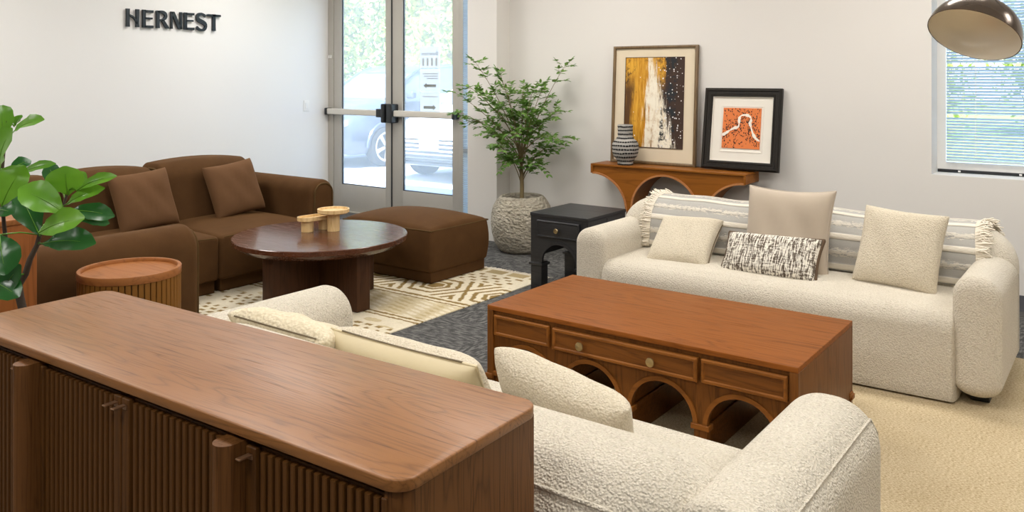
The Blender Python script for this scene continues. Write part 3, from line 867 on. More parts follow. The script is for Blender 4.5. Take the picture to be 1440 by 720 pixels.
# ================================================================== pillows
def pillow_mb(w, h, t, n=22, pinch=.06, seed=0, p=.42):
    rng = random.Random(seed); ph = [rng.uniform(0, 6) for _ in range(6)]
    m = MB(); V = []; F = []; idx = {}
    for side in (1, -1):
        for i in range(n + 1):
            for j in range(n + 1):
                u = math.sin((i / n - .5) * PI); v = math.sin((j / n - .5) * PI)
                e = (i in (0, n)) or (j in (0, n))
                x = u * w / 2 * (1 - pinch * (1 - v * v) * abs(u) ** 3) ; y = v * h / 2 * (1 - pinch * (1 - u * u) * abs(v) ** 3)
                z = side * t / 2 * max(0, (1 - u ** 4) * (1 - v ** 4)) ** p
                z *= 1 + .05 * math.sin(u * 3 + ph[0]) * math.sin(v * 3 + ph[1])
                z += side * .006 * math.sin(u * 9 + v * 5 + ph[2]) * (1 - u * u) * (1 - v * v)
                key = (i, j, 0 if e else side)
                if key not in idx: idx[key] = len(V); V.append((x, y, z))
        for i in range(n):
            for j in range(n):
                q = [idx.get((a, b, side), idx.get((a, b, 0))) for a, b in ((i, j), (i + 1, j), (i + 1, j + 1), (i, j + 1))]
                F.append(q if side > 0 else q[::-1])
    return m.add(V, F)
def edge_loop(w, h, pinch=.06, n=22, off=.0, sides='btlr'):
    def P(u, v): return (u * (w / 2 + off) * (1 - pinch * (1 - v * v) * abs(u) ** 3), v * (h / 2 + off) * (1 - pinch * (1 - u * u) * abs(v) ** 3), 0)
    k = [math.sin((i / n - .5) * PI) for i in range(n + 1)]
    return {'b': [P(u, -1) for u in k], 'r': [P(1, v) for v in k], 't': [P(u, 1) for u in reversed(k)], 'l': [P(-1, v) for v in reversed(k)]}
def place(o, loc, yaw=0, lean=70, roll=0):
    o.matrix_world = Matrix.Translation(loc) @ Matrix.Rotation(R(yaw), 4, 'Z') @ Matrix.Rotation(R(lean), 4, 'X') @ Matrix.Rotation(R(roll), 4, 'Z')
def pillow(label, mat, w, h, t, loc, yaw, lean, roll, seam=None, seam_sides='btlr', seam_r=.004, pinch=.06, seed=0, back=None, zipper=None, p=.42):
    r = thing('throw_pillow', label, 'pillow')
    place(r, loc, yaw, lean, roll)
    mb = pillow_mb(w, h, t, 22, pinch, seed, p)
    c = obj('cover', mb, mat, r, 70)
    if back:
        c.data.materials.append(M[back])
        for pl in c.data.polygons:
            if pl.normal.z < -.02: pl.material_index = 1
    E = edge_loop(w, h, pinch)
    if seam:
        pts = E['b'] + E['r'][1:] + E['t'][1:] + E['l'][1:-1]
        if seam_sides == 'btlr': obj('piping', MB().tube(pts, seam_r, 6, closed=True), seam, r, 60)
        else:
            for s_ in seam_sides: obj('piping', MB().tube(E[s_], seam_r, 6), seam, r, 60)
    if zipper:
        pts = [(x * .82, y, z) for x, y, z in E[zipper]] if zipper in 'bt' else [(x, y * .82, z) for x, y, z in E[zipper]]
        obj('zipper', MB().tube([(x * 1.008, y * 1.012, z) for x, y, z in pts], .0032, 6), 'zip_dark', r, 60)
    return r
pillow('cream boucle pillow slumped beside the arm on the striped throw', 'boucle_pillow', .38, .38, .14, (-2.13, 4.60, .52), 0, 38, 3, zipper='r', seed=1)
pillow('large plain taupe pillow standing behind the tweed lumbar pillow', 'taupe', .50, .49, .17, (-1.555, 4.70, .63), -5, 74, 1, seam='taupe', seam_r=.005, pinch=.09, seed=2)
pillow('black and white tweed lumbar pillow with brown piping', 'tweed', .53, .26, .14, (-1.59, 4.53, .512), -3, 52, 2, seam='trim_brown', seam_r=.011, pinch=.05, seed=3)
pillow('cream boucle pillow standing upright near the tasselled end of the throw', 'boucle_pillow', .41, .42, .15, (-.965, 4.66, .61), -4, 66, -3, seed=4)
# on the near sofa, facing the other way
pillow('fluffy cream pillow with a dark zip lying in the corner of the near sofa', 'fleece', .50, .42, .14, (-2.43, 2.06, .525), 180, 28, 4, zipper='t', seed=5)
pillow('long pillow with a pale satin back against the near sofa', 'boucle_pillow', .64, .34, .16, (-1.90, 2.05, .485), 180, 60, 0, seam='satin', seam_r=.004, zipper='t', back='satin', pinch=.04, seed=6)
pillow('cream boucle pillow leaning out of line on the near sofa', 'boucle_pillow', .44, .40, .15, (-1.33, 2.08, .50), 176, 56, 14, seed=7)

# ================================================================== brown sectional
bs = thing('sectional_sofa', 'brown velvet sectional sofa with round arms below the wall letters', 'sofa', (0, 0, 0))
ZB = .0105
def vel_seat(x0, x1, y0, y1, front):
    obj('plinth', MB().bbox(x0 + .03, x1 - .03, y0 + .02, y1 - .02, ZB, .10, .006), 'velvet', bs)
    cx, cy = (x0 + x1) / 2, (y0 + y1) / 2
    def cr(x, y, z):
        u = (x - cx) / (x1 - x0) * 2; v = (y - cy) / (y1 - y0) * 2
        if z > .25: z += .045 * max(0, (1 - u * u)) ** .5 * max(0, (1 - v * v)) ** .5
        return (x, y, z)
    st = obj('seat', MB().rbox(x0, x1, y0, y1, .095, .395, (.03, .03, .02), k=4, nf=(10, 10, 4), fn=cr), 'velvet', bs, 60)
    ex = .387
    pts = [(x1 - .006, y, ex + .012 * math.sin((y - y0) / (y1 - y0) * PI)) for y in np.linspace(y0 + .03, y1 - .03, 10)]
    obj('piping', MB().tube(pts, .005, 6), 'velvet_pipe', st)
vel_seat(-6.0, -5.05, 3.475, 4.28, 'x')
vel_seat(-6.0, -5.05, 2.62, 3.468, 'x')
vel_seat(-5.04, -4.38, 1.80, 2.66, 'y')
def vel_back(y0, y1, z1=.85):
    def ln_(x, y, z):
        t = max(0, (z - .35) / .5); v = (y - (y0 + y1) / 2) / (y1 - y0) * 2
        return (x - .10 * t + .05 * (1 - v * v) * (1 if x > -5.95 else 0), y, z + .03 * (1 - v * v) * (1 if z > .6 else 0))
    bk = obj('backrest', MB().rbox(-6.05, -5.73, y0, y1, .12, z1, (.10, .05, .12), k=6, nf=(3, 8, 6), fn=ln_), 'velvet', bs, 60)
    for ys_ in (y0 + .013, y1 - .013):
        q7 = .72
        pts = [ln_(-5.83 + .10 * q7, ys_, z) for z in np.linspace(.36, z1 - .12, 6)] + [ln_(-5.83 + .10 * q7 * math.cos(t), ys_, z1 - .12 + .12 * q7 * math.sin(t)) for t in np.linspace(0, PI / 2, 8)[1:]] + [ln_(-5.90, ys_, z1 - .12 + .12 * q7)]
        obj('piping', MB().tube(pts, .0085, 6), 'velvet_pipe', bk, 60)
vel_back(3.478, 4.30, .835); vel_back(2.775, 3.472, .815); vel_back(1.95, 2.77, .815)
# back of the return section and its arms
obj('backrest', MB().rbox(-5.70, -4.42, 1.62, 1.90, .12, .72, (.10, .09, .10), k=5, nf=(8, 3, 5)), 'velvet', bs, 60)
def vel_arm(x0, x1, y0, y1, z1, along, cap):
    r = (.06, .11, .11) if along == 'x' else (.115, .07, .14)
    a = obj('arm', MB().rbox(x0, x1, y0, y1, .05, z1, r, rbot=.03, k=7, nf=(6, 6, 6)), 'velvet', bs, 60)
    obj('plinth', MB().bbox(x0 + .05, x1 - .05, y0 + .05, y1 - .05, ZB, .07, .005), 'velvet', bs)
    if along == 'x':
        xe = x1 - .0165; q7 = .73; ya_, yb_ = y0 + .11, y1 - .11; zc_ = z1 - .11
        pts = [(xe, ya_ - .11 * q7, z) for z in np.linspace(.12, zc_, 5)] + [(xe, ya_ - .11 * q7 * math.cos(t), zc_ + .11 * q7 * math.sin(t)) for t in np.linspace(0, PI / 2, 8)[1:]] + [(xe, yb_ + .11 * q7 * math.sin(t), zc_ + .11 * q7 * math.cos(t)) for t in np.linspace(0, PI / 2, 8)] + [(xe, yb_ + .11 * q7, z) for z in np.linspace(zc_, .12, 5)[1:]]
        obj('piping', MB().tube(pts, .0085, 6), 'velvet_pipe', a, 60)
    else:
        ye = y1 - .0195; q7 = .72; xc_, zc_ = x1 - .115, z1 - .14
        pts = [(xc_ + .115 * q7, ye, z) for z in np.linspace(.12, zc_, 6)] + [(xc_ + .115 * q7 * math.cos(t), ye, zc_ + .14 * q7 * math.sin(t)) for t in np.linspace(0, PI / 2, 9)[1:]] + [(x0 + .13, ye, zc_ + .14 * q7)]
        obj('piping', MB().tube(pts, .0085, 6), 'velvet_pipe', a, 60)
vel_arm(-6.02, -5.05, 4.285, 4.52, .695, 'x', True)
vel_arm(-4.40, -4.15, 1.72, 2.75, .675, 'y', True)
pillow('brown velvet pillow leaning on the sectional back behind the slatted drum table', 'velvet_pillow', .44, .42, .15, (-5.60, 3.235, .625), 90, 70, 4, seed=9)
pillow('brown velvet pillow leaning on the sectional back beside the far arm', 'velvet_pillow', .44, .42, .15, (-5.60, 3.975, .63), 90, 70, 6, seed=10)

# ottoman
ot = thing('ottoman', 'square brown velvet ottoman between the round table and the glass doors', 'ottoman', (-4.49, 4.825, 0))
def puff(x, y, z):
    u, v = x / .47, y / .335
    if z > .3: z += .075 * max(0, 1 - u * u) ** .55 * max(0, 1 - v * v) ** .55 
    b = 1 + .035 * math.sin(max(0, min(1, (z - .1) / .3)) * PI)
    return (x * b, y * b, z)
ob = obj('cushion', MB().rbox(-.46, .46, -.33, .33, .085, .395, (.035, .035, .025), k=4, nf=(14, 12, 6), fn=puff), 'velvet', ot, 60)
obj('plinth', MB().bbox(-.44, .44, -.31, .31, ZB, .09, .006), 'velvet', ot)
pp = []
for t in np.linspace(-1, 1, 12): pp.append((.455 * t, -.327))
for t in np.linspace(-1, 1, 10)[1:]: pp.append((.455, .327 * t))
for t in np.linspace(1, -1, 12)[1:]: pp.append((.455 * t, .327))
for t in np.linspace(1, -1, 10)[1:-1]: pp.append((-.455, .327 * t))
obj('piping', MB().tube([(x * 1.005, y * 1.005, .388) for x, y in pp], .006, 6, closed=True), 'velvet_pipe', ob, 60)

# ================================================================== round coffee table and trays
rt = thing('round_coffee_table', 'large round dark brown coffee table on a cross base', 'coffee table', (-4.345, 3.755, ZB))
H0 = .45 - ZB
obj('tabletop', MB().lathe([(0, H0 - .07), (.48, H0 - .07), (.515, H0 - .066), (.552, H0 - .040), (.560, H0 - .034), (.569, H0 - .031), (.57, H0 - .004), (.566, H0), (.0, H0)], 72, close=False), 'dark_top', rt, 30)
for a in (0, 90, 180, 270):
    l0 = .06 if a % 180 else .0
    mm = MB().bbox(.055 if a % 180 else 0, .42, -.055, .055, 0, H0 - .068, .006)
    mm.xf(Matrix.Rotation(R(a - 2), 4, 'Z'))
    obj('leg', mm, 'dark_leg', rt)
t1 = thing('round_tray', 'round pale pine tray raised on a fluted drum, the taller of two', 'tray', (-4.37, 3.885, .4508))
obj('dish', MB().lathe([(0, .12), (.096, .12), (.106, .127), (.107, .15), (.098, .15), (.095, .136), (0, .136)], 44, close=False), 'pine', t1)
def fluted(rad, z0, z1, n=9, c=(0, 0)):
    poly = []
    for i in range(n * 6):
        a = 2 * PI * i / (n * 6); r_ = rad * (1 - .06 * (1 - abs(math.sin(a * n / 2))) ** 2)
        poly.append((c[0] + r_ * math.cos(a), c[1] + r_ * math.sin(a)))
    return MB().prism(poly, 'z', z0, z1)
obj('stand', fluted(.042, 0, .122), 'pine', t1)
t2 = thing('oval_tray', 'oval pale pine tray on two fluted feet, the lower of two', 'tray', (-4.482, 3.83, .4508), R(-8))
def stadium(rx, ly, n=14): return [(rx * math.cos(a), ly + rx * math.sin(a)) for a in np.linspace(0, PI, n)] + [(rx * math.cos(a), -ly + rx * math.sin(a)) for a in np.linspace(PI, 2 * PI, n)]
ou, inn = stadium(.062, .075), stadium(.054, .075)
mm = MB().prism(ou, 'z', .075, .084)
n = len(ou)
vs = [(*p, .084) for p in ou] + [(*p, .100) for p in ou] + [(*p, .100) for p in inn] + [(*p, .0845) for p in inn]
fs = []
for r_ in range(3):
    for i in range(n): fs.append([r_ * n + i, r_ * n + (i + 1) % n, (r_ + 1) * n + (i + 1) % n, (r_ + 1) * n + i])
mm.add(vs, fs)
obj('dish', mm, 'pine', t2, 30)
for yy in (-.068, .068): obj('foot', fluted(.042, 0, .077, 9, (0, yy)), 'pine', t2)

# ================================================================== arched coffee table
ct = thing('arched_coffee_table', 'long rectangular oak coffee table with three drawers and a row of arches', 'coffee table', (-1.68, 3.415, .0125))
TL, TD, TH = 1.42, .73, .4375
hx, hy = TL / 2, TD / 2
obj('tabletop', MB().bbox(-hx, hx, -hy, hy, TH - .022, TH, .003), 'oak_top', ct)
zs, ra = .135, .138                       # spring line, arch radius
cxs = [-.495, -.165, .165, .495]
def arcade(y0, y1):
    poly = [(-hx + .03, TH - .022), (-hx + .03, zs)]
    for c in cxs:
        poly += [(c - ra, zs)] + arc(c, zs, ra, ra, PI, 0, 16)[1:]
    poly += [(hx - .03, zs), (hx - .03, TH - .022)]
    return MB().prism(poly, 'y', y0, y1)
for s_, (ya, yb) in ((-1, (-hy + .012, -hy + .034)), (1, (hy - .034, hy - .012))):
    a = obj('arcade_panel', arcade(ya, yb), 'oak_vert', ct, 30)
    for c in cxs:
        o_, i_ = arc(c, zs, ra + .016, ra + .016, 0, PI, 18), arc(c, zs, ra - .002, ra - .002, PI, 0, 18)
        y_a, y_b = (ya - .007, ya + .002) if s_ < 0 else (yb - .002, yb + .007)
        obj('arch_moulding', MB().prism(o_ + i_, 'y', y_a, y_b), 'oak_trim', a, 30)
pier_x = [-.66, -.33, 0, .33, .66]
for i, x in enumerate(pier_x):
    w_ = .05 if i in (0, 4) else .028
    x_ = x + (.006 if i == 0 else -.006 if i == 4 else 0)
    pa = obj('partition', MB().bbox(x_ - .018, x_ + .018, -hy + .036, hy - .036, 0, TH - .024, .003), 'oak_front', ct)
    for s_ in (-1, 1):
        yf = -hy + .012 if s_ < 0 else hy - .012
        pi_ = obj('pier', MB().bbox(x_ - w_, x_ + w_, min(yf, yf - s_ * .03), max(yf, yf - s_ * .03), 0, zs, .002), 'oak_vert', ct)
        obj('capital', MB().bbox(x_ - w_ - .01, x_ + w_ + .01, min(yf + s_ * .01, yf - s_ * .035), max(yf + s_ * .01, yf - s_ * .035), zs - .018, zs + .004, .003), 'oak_trim', pi_)
    for s_ in (-1, 1): obj('ledge', MB().bbox(x_ + s_ * .018, x_ + s_ * .026, -hy + .04, hy - .04, zs - .016, zs + .002, .002), 'oak_front', pa)
for s_ in (-1, 1):
    xa, xb = sorted((s_ * hx, s_ * (hx - .022)))
    sp = obj('end_panel', MB().bbox(xa, xb, -hy + .018, hy - .018, zs - .02, TH - .022, .002), 'oak_vert', ct)
    for yy in (-1, 1):
        y_a, y_b = sorted((yy * hy, yy * (hy - .024)))
        obj('corner_post', MB().bbox(min(xa, xb) - (0 if s_ < 0 else .01), max(xa, xb) + (.01 if s_ < 0 else 0), y_a, y_b, 0, TH - .022, .002), 'oak_vert', ct)
        obj('base_block', MB().bbox(min(xa, xb) - .008, max(xa, xb) + .008, y_a - .008, y_b + .008, zs - .03, zs - .008, .003), 'oak_trim', ct)
    obj('end_joint', MB().box(s_ * hx - .0008 if s_ > 0 else -hx - .0002, s_ * hx + .0002 if s_ > 0 else -hx + .0008, -.001, .001, zs, TH - .024), 'groove', sp, 0)
yf = -hy + .012
for (xa, xb, dp, knobs) in ((-.672, -.368, .010, ()), (-.345, .325, .022, (-.195, .135)), (.338, .672, .014, ())):
    dr = obj('drawer', MB().bbox(xa, xb, yf - dp, yf + .004, .305, .398, .003), 'oak_front', ct)
    fm = MB().frame(xb - xa, .093, [(0, 0), (.004, -.006), (.012, -.006), (.016, 0)], .305)
    fm.v = [(x + (xa + xb) / 2, y + yf - dp, z) for x, y, z in fm.v]
    obj('drawer_moulding', fm, 'oak_trim', dr)
    for kx in knobs:
        kb = MB().lathe([(.006, 0), (.006, .014), (.017, .016), (.019, .020), (.018, .025), (.0, .027)], 20, close=False)
        kb.xf(Matrix.Translation((kx, yf - dp, .35)) @ Matrix.Rotation(R(90), 4, 'X'))
        obj('knob', kb, 'brass', dr)['label'] = 'round brass knob'

# ================================================================== black arched end table
et = thing('end_table', 'black end table with one drawer, a brass knob and arched legs', 'end table', (-3.172, 5.10, .0005))
ex, ey, eh = .238, .262, .545
obj('tabletop', MB().bbox(-ex, ex, -ey, ey, eh - .024, eh, .003), 'black_wood', et)
era, ezs = .142, .20
for nm, axis, hw, off in (('front_panel', 'y', ex, -ey), ('back_panel', 'y', ex, ey), ):
    poly = [(-hw + .004, eh - .024), (-hw + .004, ezs), (-era, ezs)] + arc(0, ezs, era, era, PI, 0, 18)[1:] + [(hw - .004, ezs), (hw - .004, eh - .024)]
    ya, yb = sorted((off - math.copysign(.006, off), off - math.copysign(.026, off)))
    fp = obj(nm, MB().prism(poly, 'y', ya, yb), 'black_wood', et, 30)
    ys = ya - .006 if off < 0 else yb - .002
    obj('arch_moulding', MB().prism(arc(0, ezs, era + .016, era + .016, 0, PI, 18) + arc(0, ezs, era - .002, era - .002, PI, 0, 18), 'y', ys, ys + .008), 'black_wood', fp, 30)
for s_ in (-1, 1):
    xa, xb = sorted((s_ * (ex - .004), s_ * (ex - .024)))
    sp = obj('side_panel', MB().bbox(xa, xb, -ey + .026, ey - .026, ezs + .03, eh - .024, .002), 'black_wood', et)
    obj('side_moulding', MB().bbox(s_ * (ex - .004) - .003, s_ * (ex - .004) + .003, -.006, .006, ezs + .03, eh - .03, .001), 'black_wood', sp)
    for t_ in (-1, 1):
        xa, xb = sorted((s_ * (ex - .004), s_ * (era + .002))); ya, yb = sorted((t_ * (ey - .004), t_ * (ey - .085)))
        lg = obj('leg', MB().bbox(xa, xb, ya, yb, 0, ezs + .002, .003), 'black_wood', et)
        obj('collar', MB().bbox(xa - .012, xb + .012, ya - .010, yb + .010, ezs - .022, ezs - .004, .003), 'black_wood', lg)
dr = obj('drawer', MB().bbox(-.172, .172, -ey - .012, -ey + .01, .385, .50, .003), 'black_wood', et)
fm = MB().frame(.344, .115, [(0, 0), (.004, -.006), (.01, -.006), (.014, 0)], .385)
fm.v = [(x, y - ey - .012, z) for x, y, z in fm.v]
obj('drawer_moulding', fm, 'black_wood', dr)
kb = MB().lathe([(.006, 0), (.006, .014), (.015, .016), (.018, .022), (.016, .027), (.0, .028)], 20, close=False)
kb.xf(Matrix.Translation((0, -ey - .012, .44)) @ Matrix.Rotation(R(90), 4, 'X'))
obj('knob', kb, 'brass', dr)['label'] = 'round brass knob'

# ================================================================== console with arches
cs = thing('arched_console', 'warm oak console table with a round arch against the wall', 'console', (-2.94, 6.107, 0))
ch, cw, cdp = .782, .66, .134
obj('tabletop', MB().bbox(-cw, cw, -cdp, cdp, ch - .018, ch, .003), 'console_wood', cs)
cr_, czs = .283, .437
poly = [(-cw + .012, ch - .018), (-cw + .012, ch - .075)]
qa = arc(-cw + .012, czs - .02, .315, ch - .075 - czs + .02, PI / 2, 0, 16)[1:]
poly += qa + [(qa[-1][0], 0), (-cr_, 0), (-cr_, czs)] + arc(0, czs, cr_, cr_, PI, 0, 22)[1:] + [(cr_, 0), (-qa[-1][0], 0)] + [(-x, z) for x, z in reversed(qa)] + [(cw - .012, ch - .075), (cw - .012, ch - .018)]
obj('arch_body', MB().prism(poly, 'y', -cdp + .014, cdp - .006), 'console_wood', cs, 30)
def strip(path, w, y0, y1, inward=1):
    L, Rr = band(path, [w] * len(path)); return MB().prism(L + Rr[::-1], 'y', y0, y1)
obj('arch_moulding', strip(arc(0, czs, cr_ + .004, cr_ + .004, PI, 0, 26), .014, -cdp + .004, -cdp + .02), 'console_trim', cs, 30)
for s_ in (-1, 1):
    q = [(-cw + .012, ch - .078)] + qa
    obj('curve_moulding', strip([(-x * s_ if s_ > 0 else x, z) for x, z in q], .014, -cdp + .004, -cdp + .02), 'console_trim', cs, 30)
    xa, xb = sorted((s_ * cw, s_ * (cw - .018)))
    obj('end_block', MB().bbox(xa, xb, -cdp, cdp, ch - .078, ch - .018, .002), 'console_wood', cs)

# vase
vz = thing('ribbed_vase', 'grey stoneware vase with rows of black dashes on the console', 'vase', (-3.31, 6.035, ch + .0005))
pf = [(0, 0), (.058, 0), (.062, .008), (.064, .028), (.074, .045), (.096, .075), (.106, .11), (.108, .145), (.104, .175), (.09, .195), (.072, .212), (.062, .228), (.060, .25), (.0605, .30), (.062, .322), (.058, .325), (.053, .30), (.053, .24), (.0, .23)]
pf2 = []
for i in range(len(pf) - 1):
    for t in (0, .34, .67): pf2.append(tuple(pf[i][k] * (1 - t) + pf[i + 1][k] * t for k in (0, 1)))
pf2.append(pf[-1])
obj('body', MB().lathe([(r_ + (.0018 * math.sin(z * 33 * 2 * PI) if r_ > .05 else 0), z) for r_, z in pf2], 48, close=False), 'vase', vz, 60)

# ------------------------------------------------------------------ pictures
def picture(name, label, x, ybot, z, w, h, lean):
    return thing(name, label, 'picture', (x, ybot, z), rot=(-R(lean), 0, 0))
p1 = picture('framed_painting', 'tall framed abstract painting in gold, white and brown', -3.145, 6.198, ch + .002, .757, .965, 3.3)
obj('frame', MB().frame(.757, .965, [(0, 0), (.0, -.032), (.012, -.036), (.020, -.032), (.022, -.018), (.022, 0)]), 'frame_wood', p1)
obj('mat_board', MB().box(-.36, .36, -.016, -.004, .018, .947), 'mat_board', p1, 0)
obj('canvas', MB().box(-.262, .262, -.020, -.016, .135, .868), 'abstract', p1, 0)
fm = MB().frame(.532, .741, [(0, -.016), (.0, -.0215), (.005, -.0215), (.005, -.016)], .131)
obj('inner_edge', fm, 'speck', p1)
p2 = picture('framed_print', 'small orange print in a wide black frame leaning on the console', -2.395, 6.15, ch + .004, .605, .625, 9.0)
obj('frame', MB().frame(.605, .625, [(0, 0), (0, -.03), (.012, -.040), (.022, -.040), (.026, -.033), (.046, -.033), (.050, -.038), (.060, -.036), (.066, -.022), (.066, 0)]), 'frame_black', p2)
obj('frame_lip', MB().frame(.477, .497, [(0, -.010), (0, -.0235), (.008, -.021), (.008, -.010)], .064), 'mat_white', p2)
obj('mat_board', MB().box(-.24, .24, -.014, -.003, .06, .565), 'mat_white', p2, 0)
pan = MB().frame(.335, .355, [(0, -.014), (.0, -.017), (.006, -.018), (.012, -.0145), (.012, -.014)], .135)
obj('mat_bevel', pan, 'mat_white', p2)
ar = obj('art_sheet', MB().box(-.148, .148, -.020, -.0142, .165, .473), 'wall_art_orange', p2, 0)
rp = bz((-.148, .262), (-.10, .285), (-.075, .32), (-.03, .325), 10) + bz((-.03, .325), (.0, .345), (-.045, .41), (.01, .42), 10)[1:] + bz((.01, .42), (.06, .425), (.09, .40), (.065, .36), 10)[1:] + bz((.065, .36), (.085, .31), (.09, .25), (.148, .226), 10)[1:]
rw = [.016 + .007 * math.sin(i * .9) + .004 * math.sin(i * 2.3) for i in range(len(rp))]
L, Rr = band(rp, rw); mm = MB()
for i in range(len(L) - 1): mm.prism([L[i], Rr[i], Rr[i+1], L[i+1]], 'y', -.0212, -.0195)
obj('pale_ribbon', mm, 'ribbon', ar, 0)
random.seed(21); sp = MB(); cnt = 0
while cnt < 420:
    x = random.uniform(-.144, .144); z = random.uniform(.169, .469)
    d = min(math.hypot(x - a, z - b) for a, b in rp)
    below = 1 if z < .40 else .6
    if d < .010 or random.random() > math.exp(-d / .032) * below + .10: continue
    s_ = random.uniform(.002, .0055)
    sp.box(x - s_ * .7, x + s_ * .7, -.0206, -.0195, z - s_, z + s_); cnt += 1
so = obj('speckles', sp, 'speck', ar, 0); so['kind'] = 'stuff'

# ================================================================== walnut cabinet in the foreground
cb = thing('slatted_cabinet', 'long walnut cabinet with slatted doors and round pilasters', 'cabinet', (-1.86, 1.245, 0), R(1.85))
bx, by, bh = .845, .222, .80
def rounded_rect(hx_, hy_, r, n=8):
    p = []
    for (sx, sy, a0) in ((1, 1, 0), (-1, 1, PI / 2), (-1, -1, PI), (1, -1, 3 * PI / 2)):
        for i in range(n + 1):
            a = a0 + PI / 2 * i / n; p.append((sx * (hx_ - r) + r * math.cos(a), sy * (hy_ - r) + r * math.sin(a)))
    return p
def slab(hx_, hy_, r, z0, z1, e=.008):
    levels = [(e, z0), (e * .3, z0 + e * .3), (0, z0 + e), (0, z1 - e)] + [(e * (1 - math.cos(t)), z1 - e + e * math.sin(t)) for t in (PI / 6, PI / 3, PI / 2)]
    m = MB(); vs = []; fs = []
    for ins, z in levels: vs += [(x, y, z) for x, y in rounded_rect(hx_ - ins, hy_ - ins, r - ins)]
    n = len(rounded_rect(1, 1, .1))
    for i in range(len(levels) - 1):
        for k_ in range(n): fs.append([i * n + k_, i * n + (k_ + 1) % n, (i + 1) * n + (k_ + 1) % n, (i + 1) * n + k_])
    fs.append(list(range(n - 1, -1, -1))); fs.append([(len(levels) - 1) * n + k_ for k_ in range(n)])
    return m.add(vs, fs)
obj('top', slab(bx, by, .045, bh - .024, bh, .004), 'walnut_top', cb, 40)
fy = -by + .035                                          # plane of the door backs
body = MB().prism([(-bx + .012, fy), (bx - .012 - .04, fy)] + [(bx - .052 + .04 * math.sin(t), -by + .052 - .04 * math.cos(t) - .0) for t in np.linspace(0, PI / 2, 8)] + [(bx - .012, by - .012), (-bx + .012, by - .012)], 'z', .06, bh - .024)
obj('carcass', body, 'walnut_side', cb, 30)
obj('plinth', MB().bbox(-bx + .04, bx - .04, -by + .06, by - .03, .0005, .062, .003), 'walnut_side', cb)
slat_me = {}
def slat_mesh(w):
    key = round(w, 4)
    if key not in slat_me:
        h0, h1 = .075, bh - .048
        poly = [(-w / 2, 0), (-w / 2, -.011), (-w / 2 + .002, -.0135), (w / 2 - .002, -.0135), (w / 2, -.011), (w / 2, 0)]
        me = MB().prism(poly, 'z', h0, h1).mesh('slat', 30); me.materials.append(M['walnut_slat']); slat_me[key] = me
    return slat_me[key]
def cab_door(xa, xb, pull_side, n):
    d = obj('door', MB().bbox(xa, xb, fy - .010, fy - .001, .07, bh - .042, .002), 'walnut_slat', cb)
    st_w = .030
    obj('stile', MB().bbox(xa, xa + st_w * (1.0 if pull_side < 0 else .45), fy - .026, fy - .010, .07, bh - .042, .003), 'walnut_slat', d)
    obj('stile', MB().bbox(xb - st_w * (1.0 if pull_side > 0 else .45), xb, fy - .026, fy - .010, .07, bh - .042, .003), 'walnut_slat', d)
    a = xa + st_w * (1.2 if pull_side < 0 else .6); b = xb - st_w * (1.2 if pull_side > 0 else .6)
    pitch = (b - a) / n
    me = slat_mesh(pitch * .60)
    for i in range(n):
        o = bpy.data.objects.new('slat', me); C.objects.link(o); o.parent = d
        o.location = (a + (i + .5) * pitch, fy - .010, 0)
    px = xb - .016 if pull_side > 0 else xa + .016
    obj('pull', MB().bbox(px - .007, px + .007, fy - .058, fy - .024, bh - .058, bh - .0545, .001).bbox(px - .007, px + .007, fy - .029, fy - .024, bh - .066, bh - .0545, .001), 'bronze_pull', d)
cab_door(-.83, -.464, 1, 14)
cab_door(-.40, -.032, 1, 14)
cab_door(-.028, .353, -1, 14)
cab_door(.417, .80, -1, 15)
for x in (-.432, .385):
    pc = MB()
    poly = [(x + .027 * math.cos(a), fy - .045 + .030 * math.sin(a)) for a in np.linspace(PI, 2 * PI, 17)] + [(x + .027, fy), (x - .027, fy)]
    obj('pilaster', pc.prism(poly, 'z', .02, bh - .034), 'walnut_side', cb, 30)

# ================================================================== slatted drum table
dt = thing('drum_side_table', 'round slatted wood drum table against the brown sofa arm', 'side table', (-3.80, 2.125, .0005))
dr_, dh = .225, .60
obj('drum', MB().lathe([(0, .0), (dr_ - .018, .0), (dr_ - .014, .01), (dr_ - .012, dh - .035), (dr_ - .012, dh - .03), (0, dh - .03)], 64, close=False), 'groove', dt, 40)
obj('rim', MB().lathe([(dr_ - .02, dh - .035), (dr_ + .001, dh - .035), (dr_ + .002, dh - .004), (dr_ - .001, dh), (dr_ - .014, dh), (dr_ - .017, dh - .004), (dr_ - .017, dh - .02)], 72, close=False), 'drum_top', dt, 40)
obj('tray_top', MB().lathe([(0, dh - .03), (dr_ - .016, dh - .03), (dr_ - .016, dh - .017), (0, dh - .017)], 64, close=False), 'drum_top', dt, 40)
ns = 52
sm_ = MB()
wv = 2 * PI * dr_ / ns * .84
sm_.bbox(-wv / 2, wv / 2, -.007, .007, .012, dh - .036, .002)
sme = sm_.mesh('slat', 35); sme.materials.append(M['drum_side'])
for i in range(ns):
    a = 2 * PI * (i + .5) / ns
    o = bpy.data.objects.new('slat', sme); C.objects.link(o); o.parent = dt
    o.location = ((dr_ - .008) * math.cos(a), (dr_ - .008) * math.sin(a), 0); o.rotation_euler = (0, 0, a + PI / 2)
a = R(-16)
hp = MB().bbox(-.006, .006, -.004, .004, .40, .50, .003); hp.xf(Matrix.Rotation(a + PI / 2, 4, 'Z')); hp.v = [(x + dr_ * math.cos(a), y + dr_ * math.sin(a), z) for x, y, z in hp.v]
obj('finger_pull', hp, 'groove', dt)

# wooden pedestal behind the ficus
pd = thing('wooden_pedestal', 'tall plain wooden pedestal behind the broad-leaved plant', 'pedestal', (-3.985, 1.44, .0005))
obj('body', MB().bbox(-.225, .225, -.25, .25, 0, .875, .004), 'pedestal_wood', pd)
obj('top', MB().bbox(-.228, .228, -.253, .253, .875, .90, .004), 'drum_top', pd)

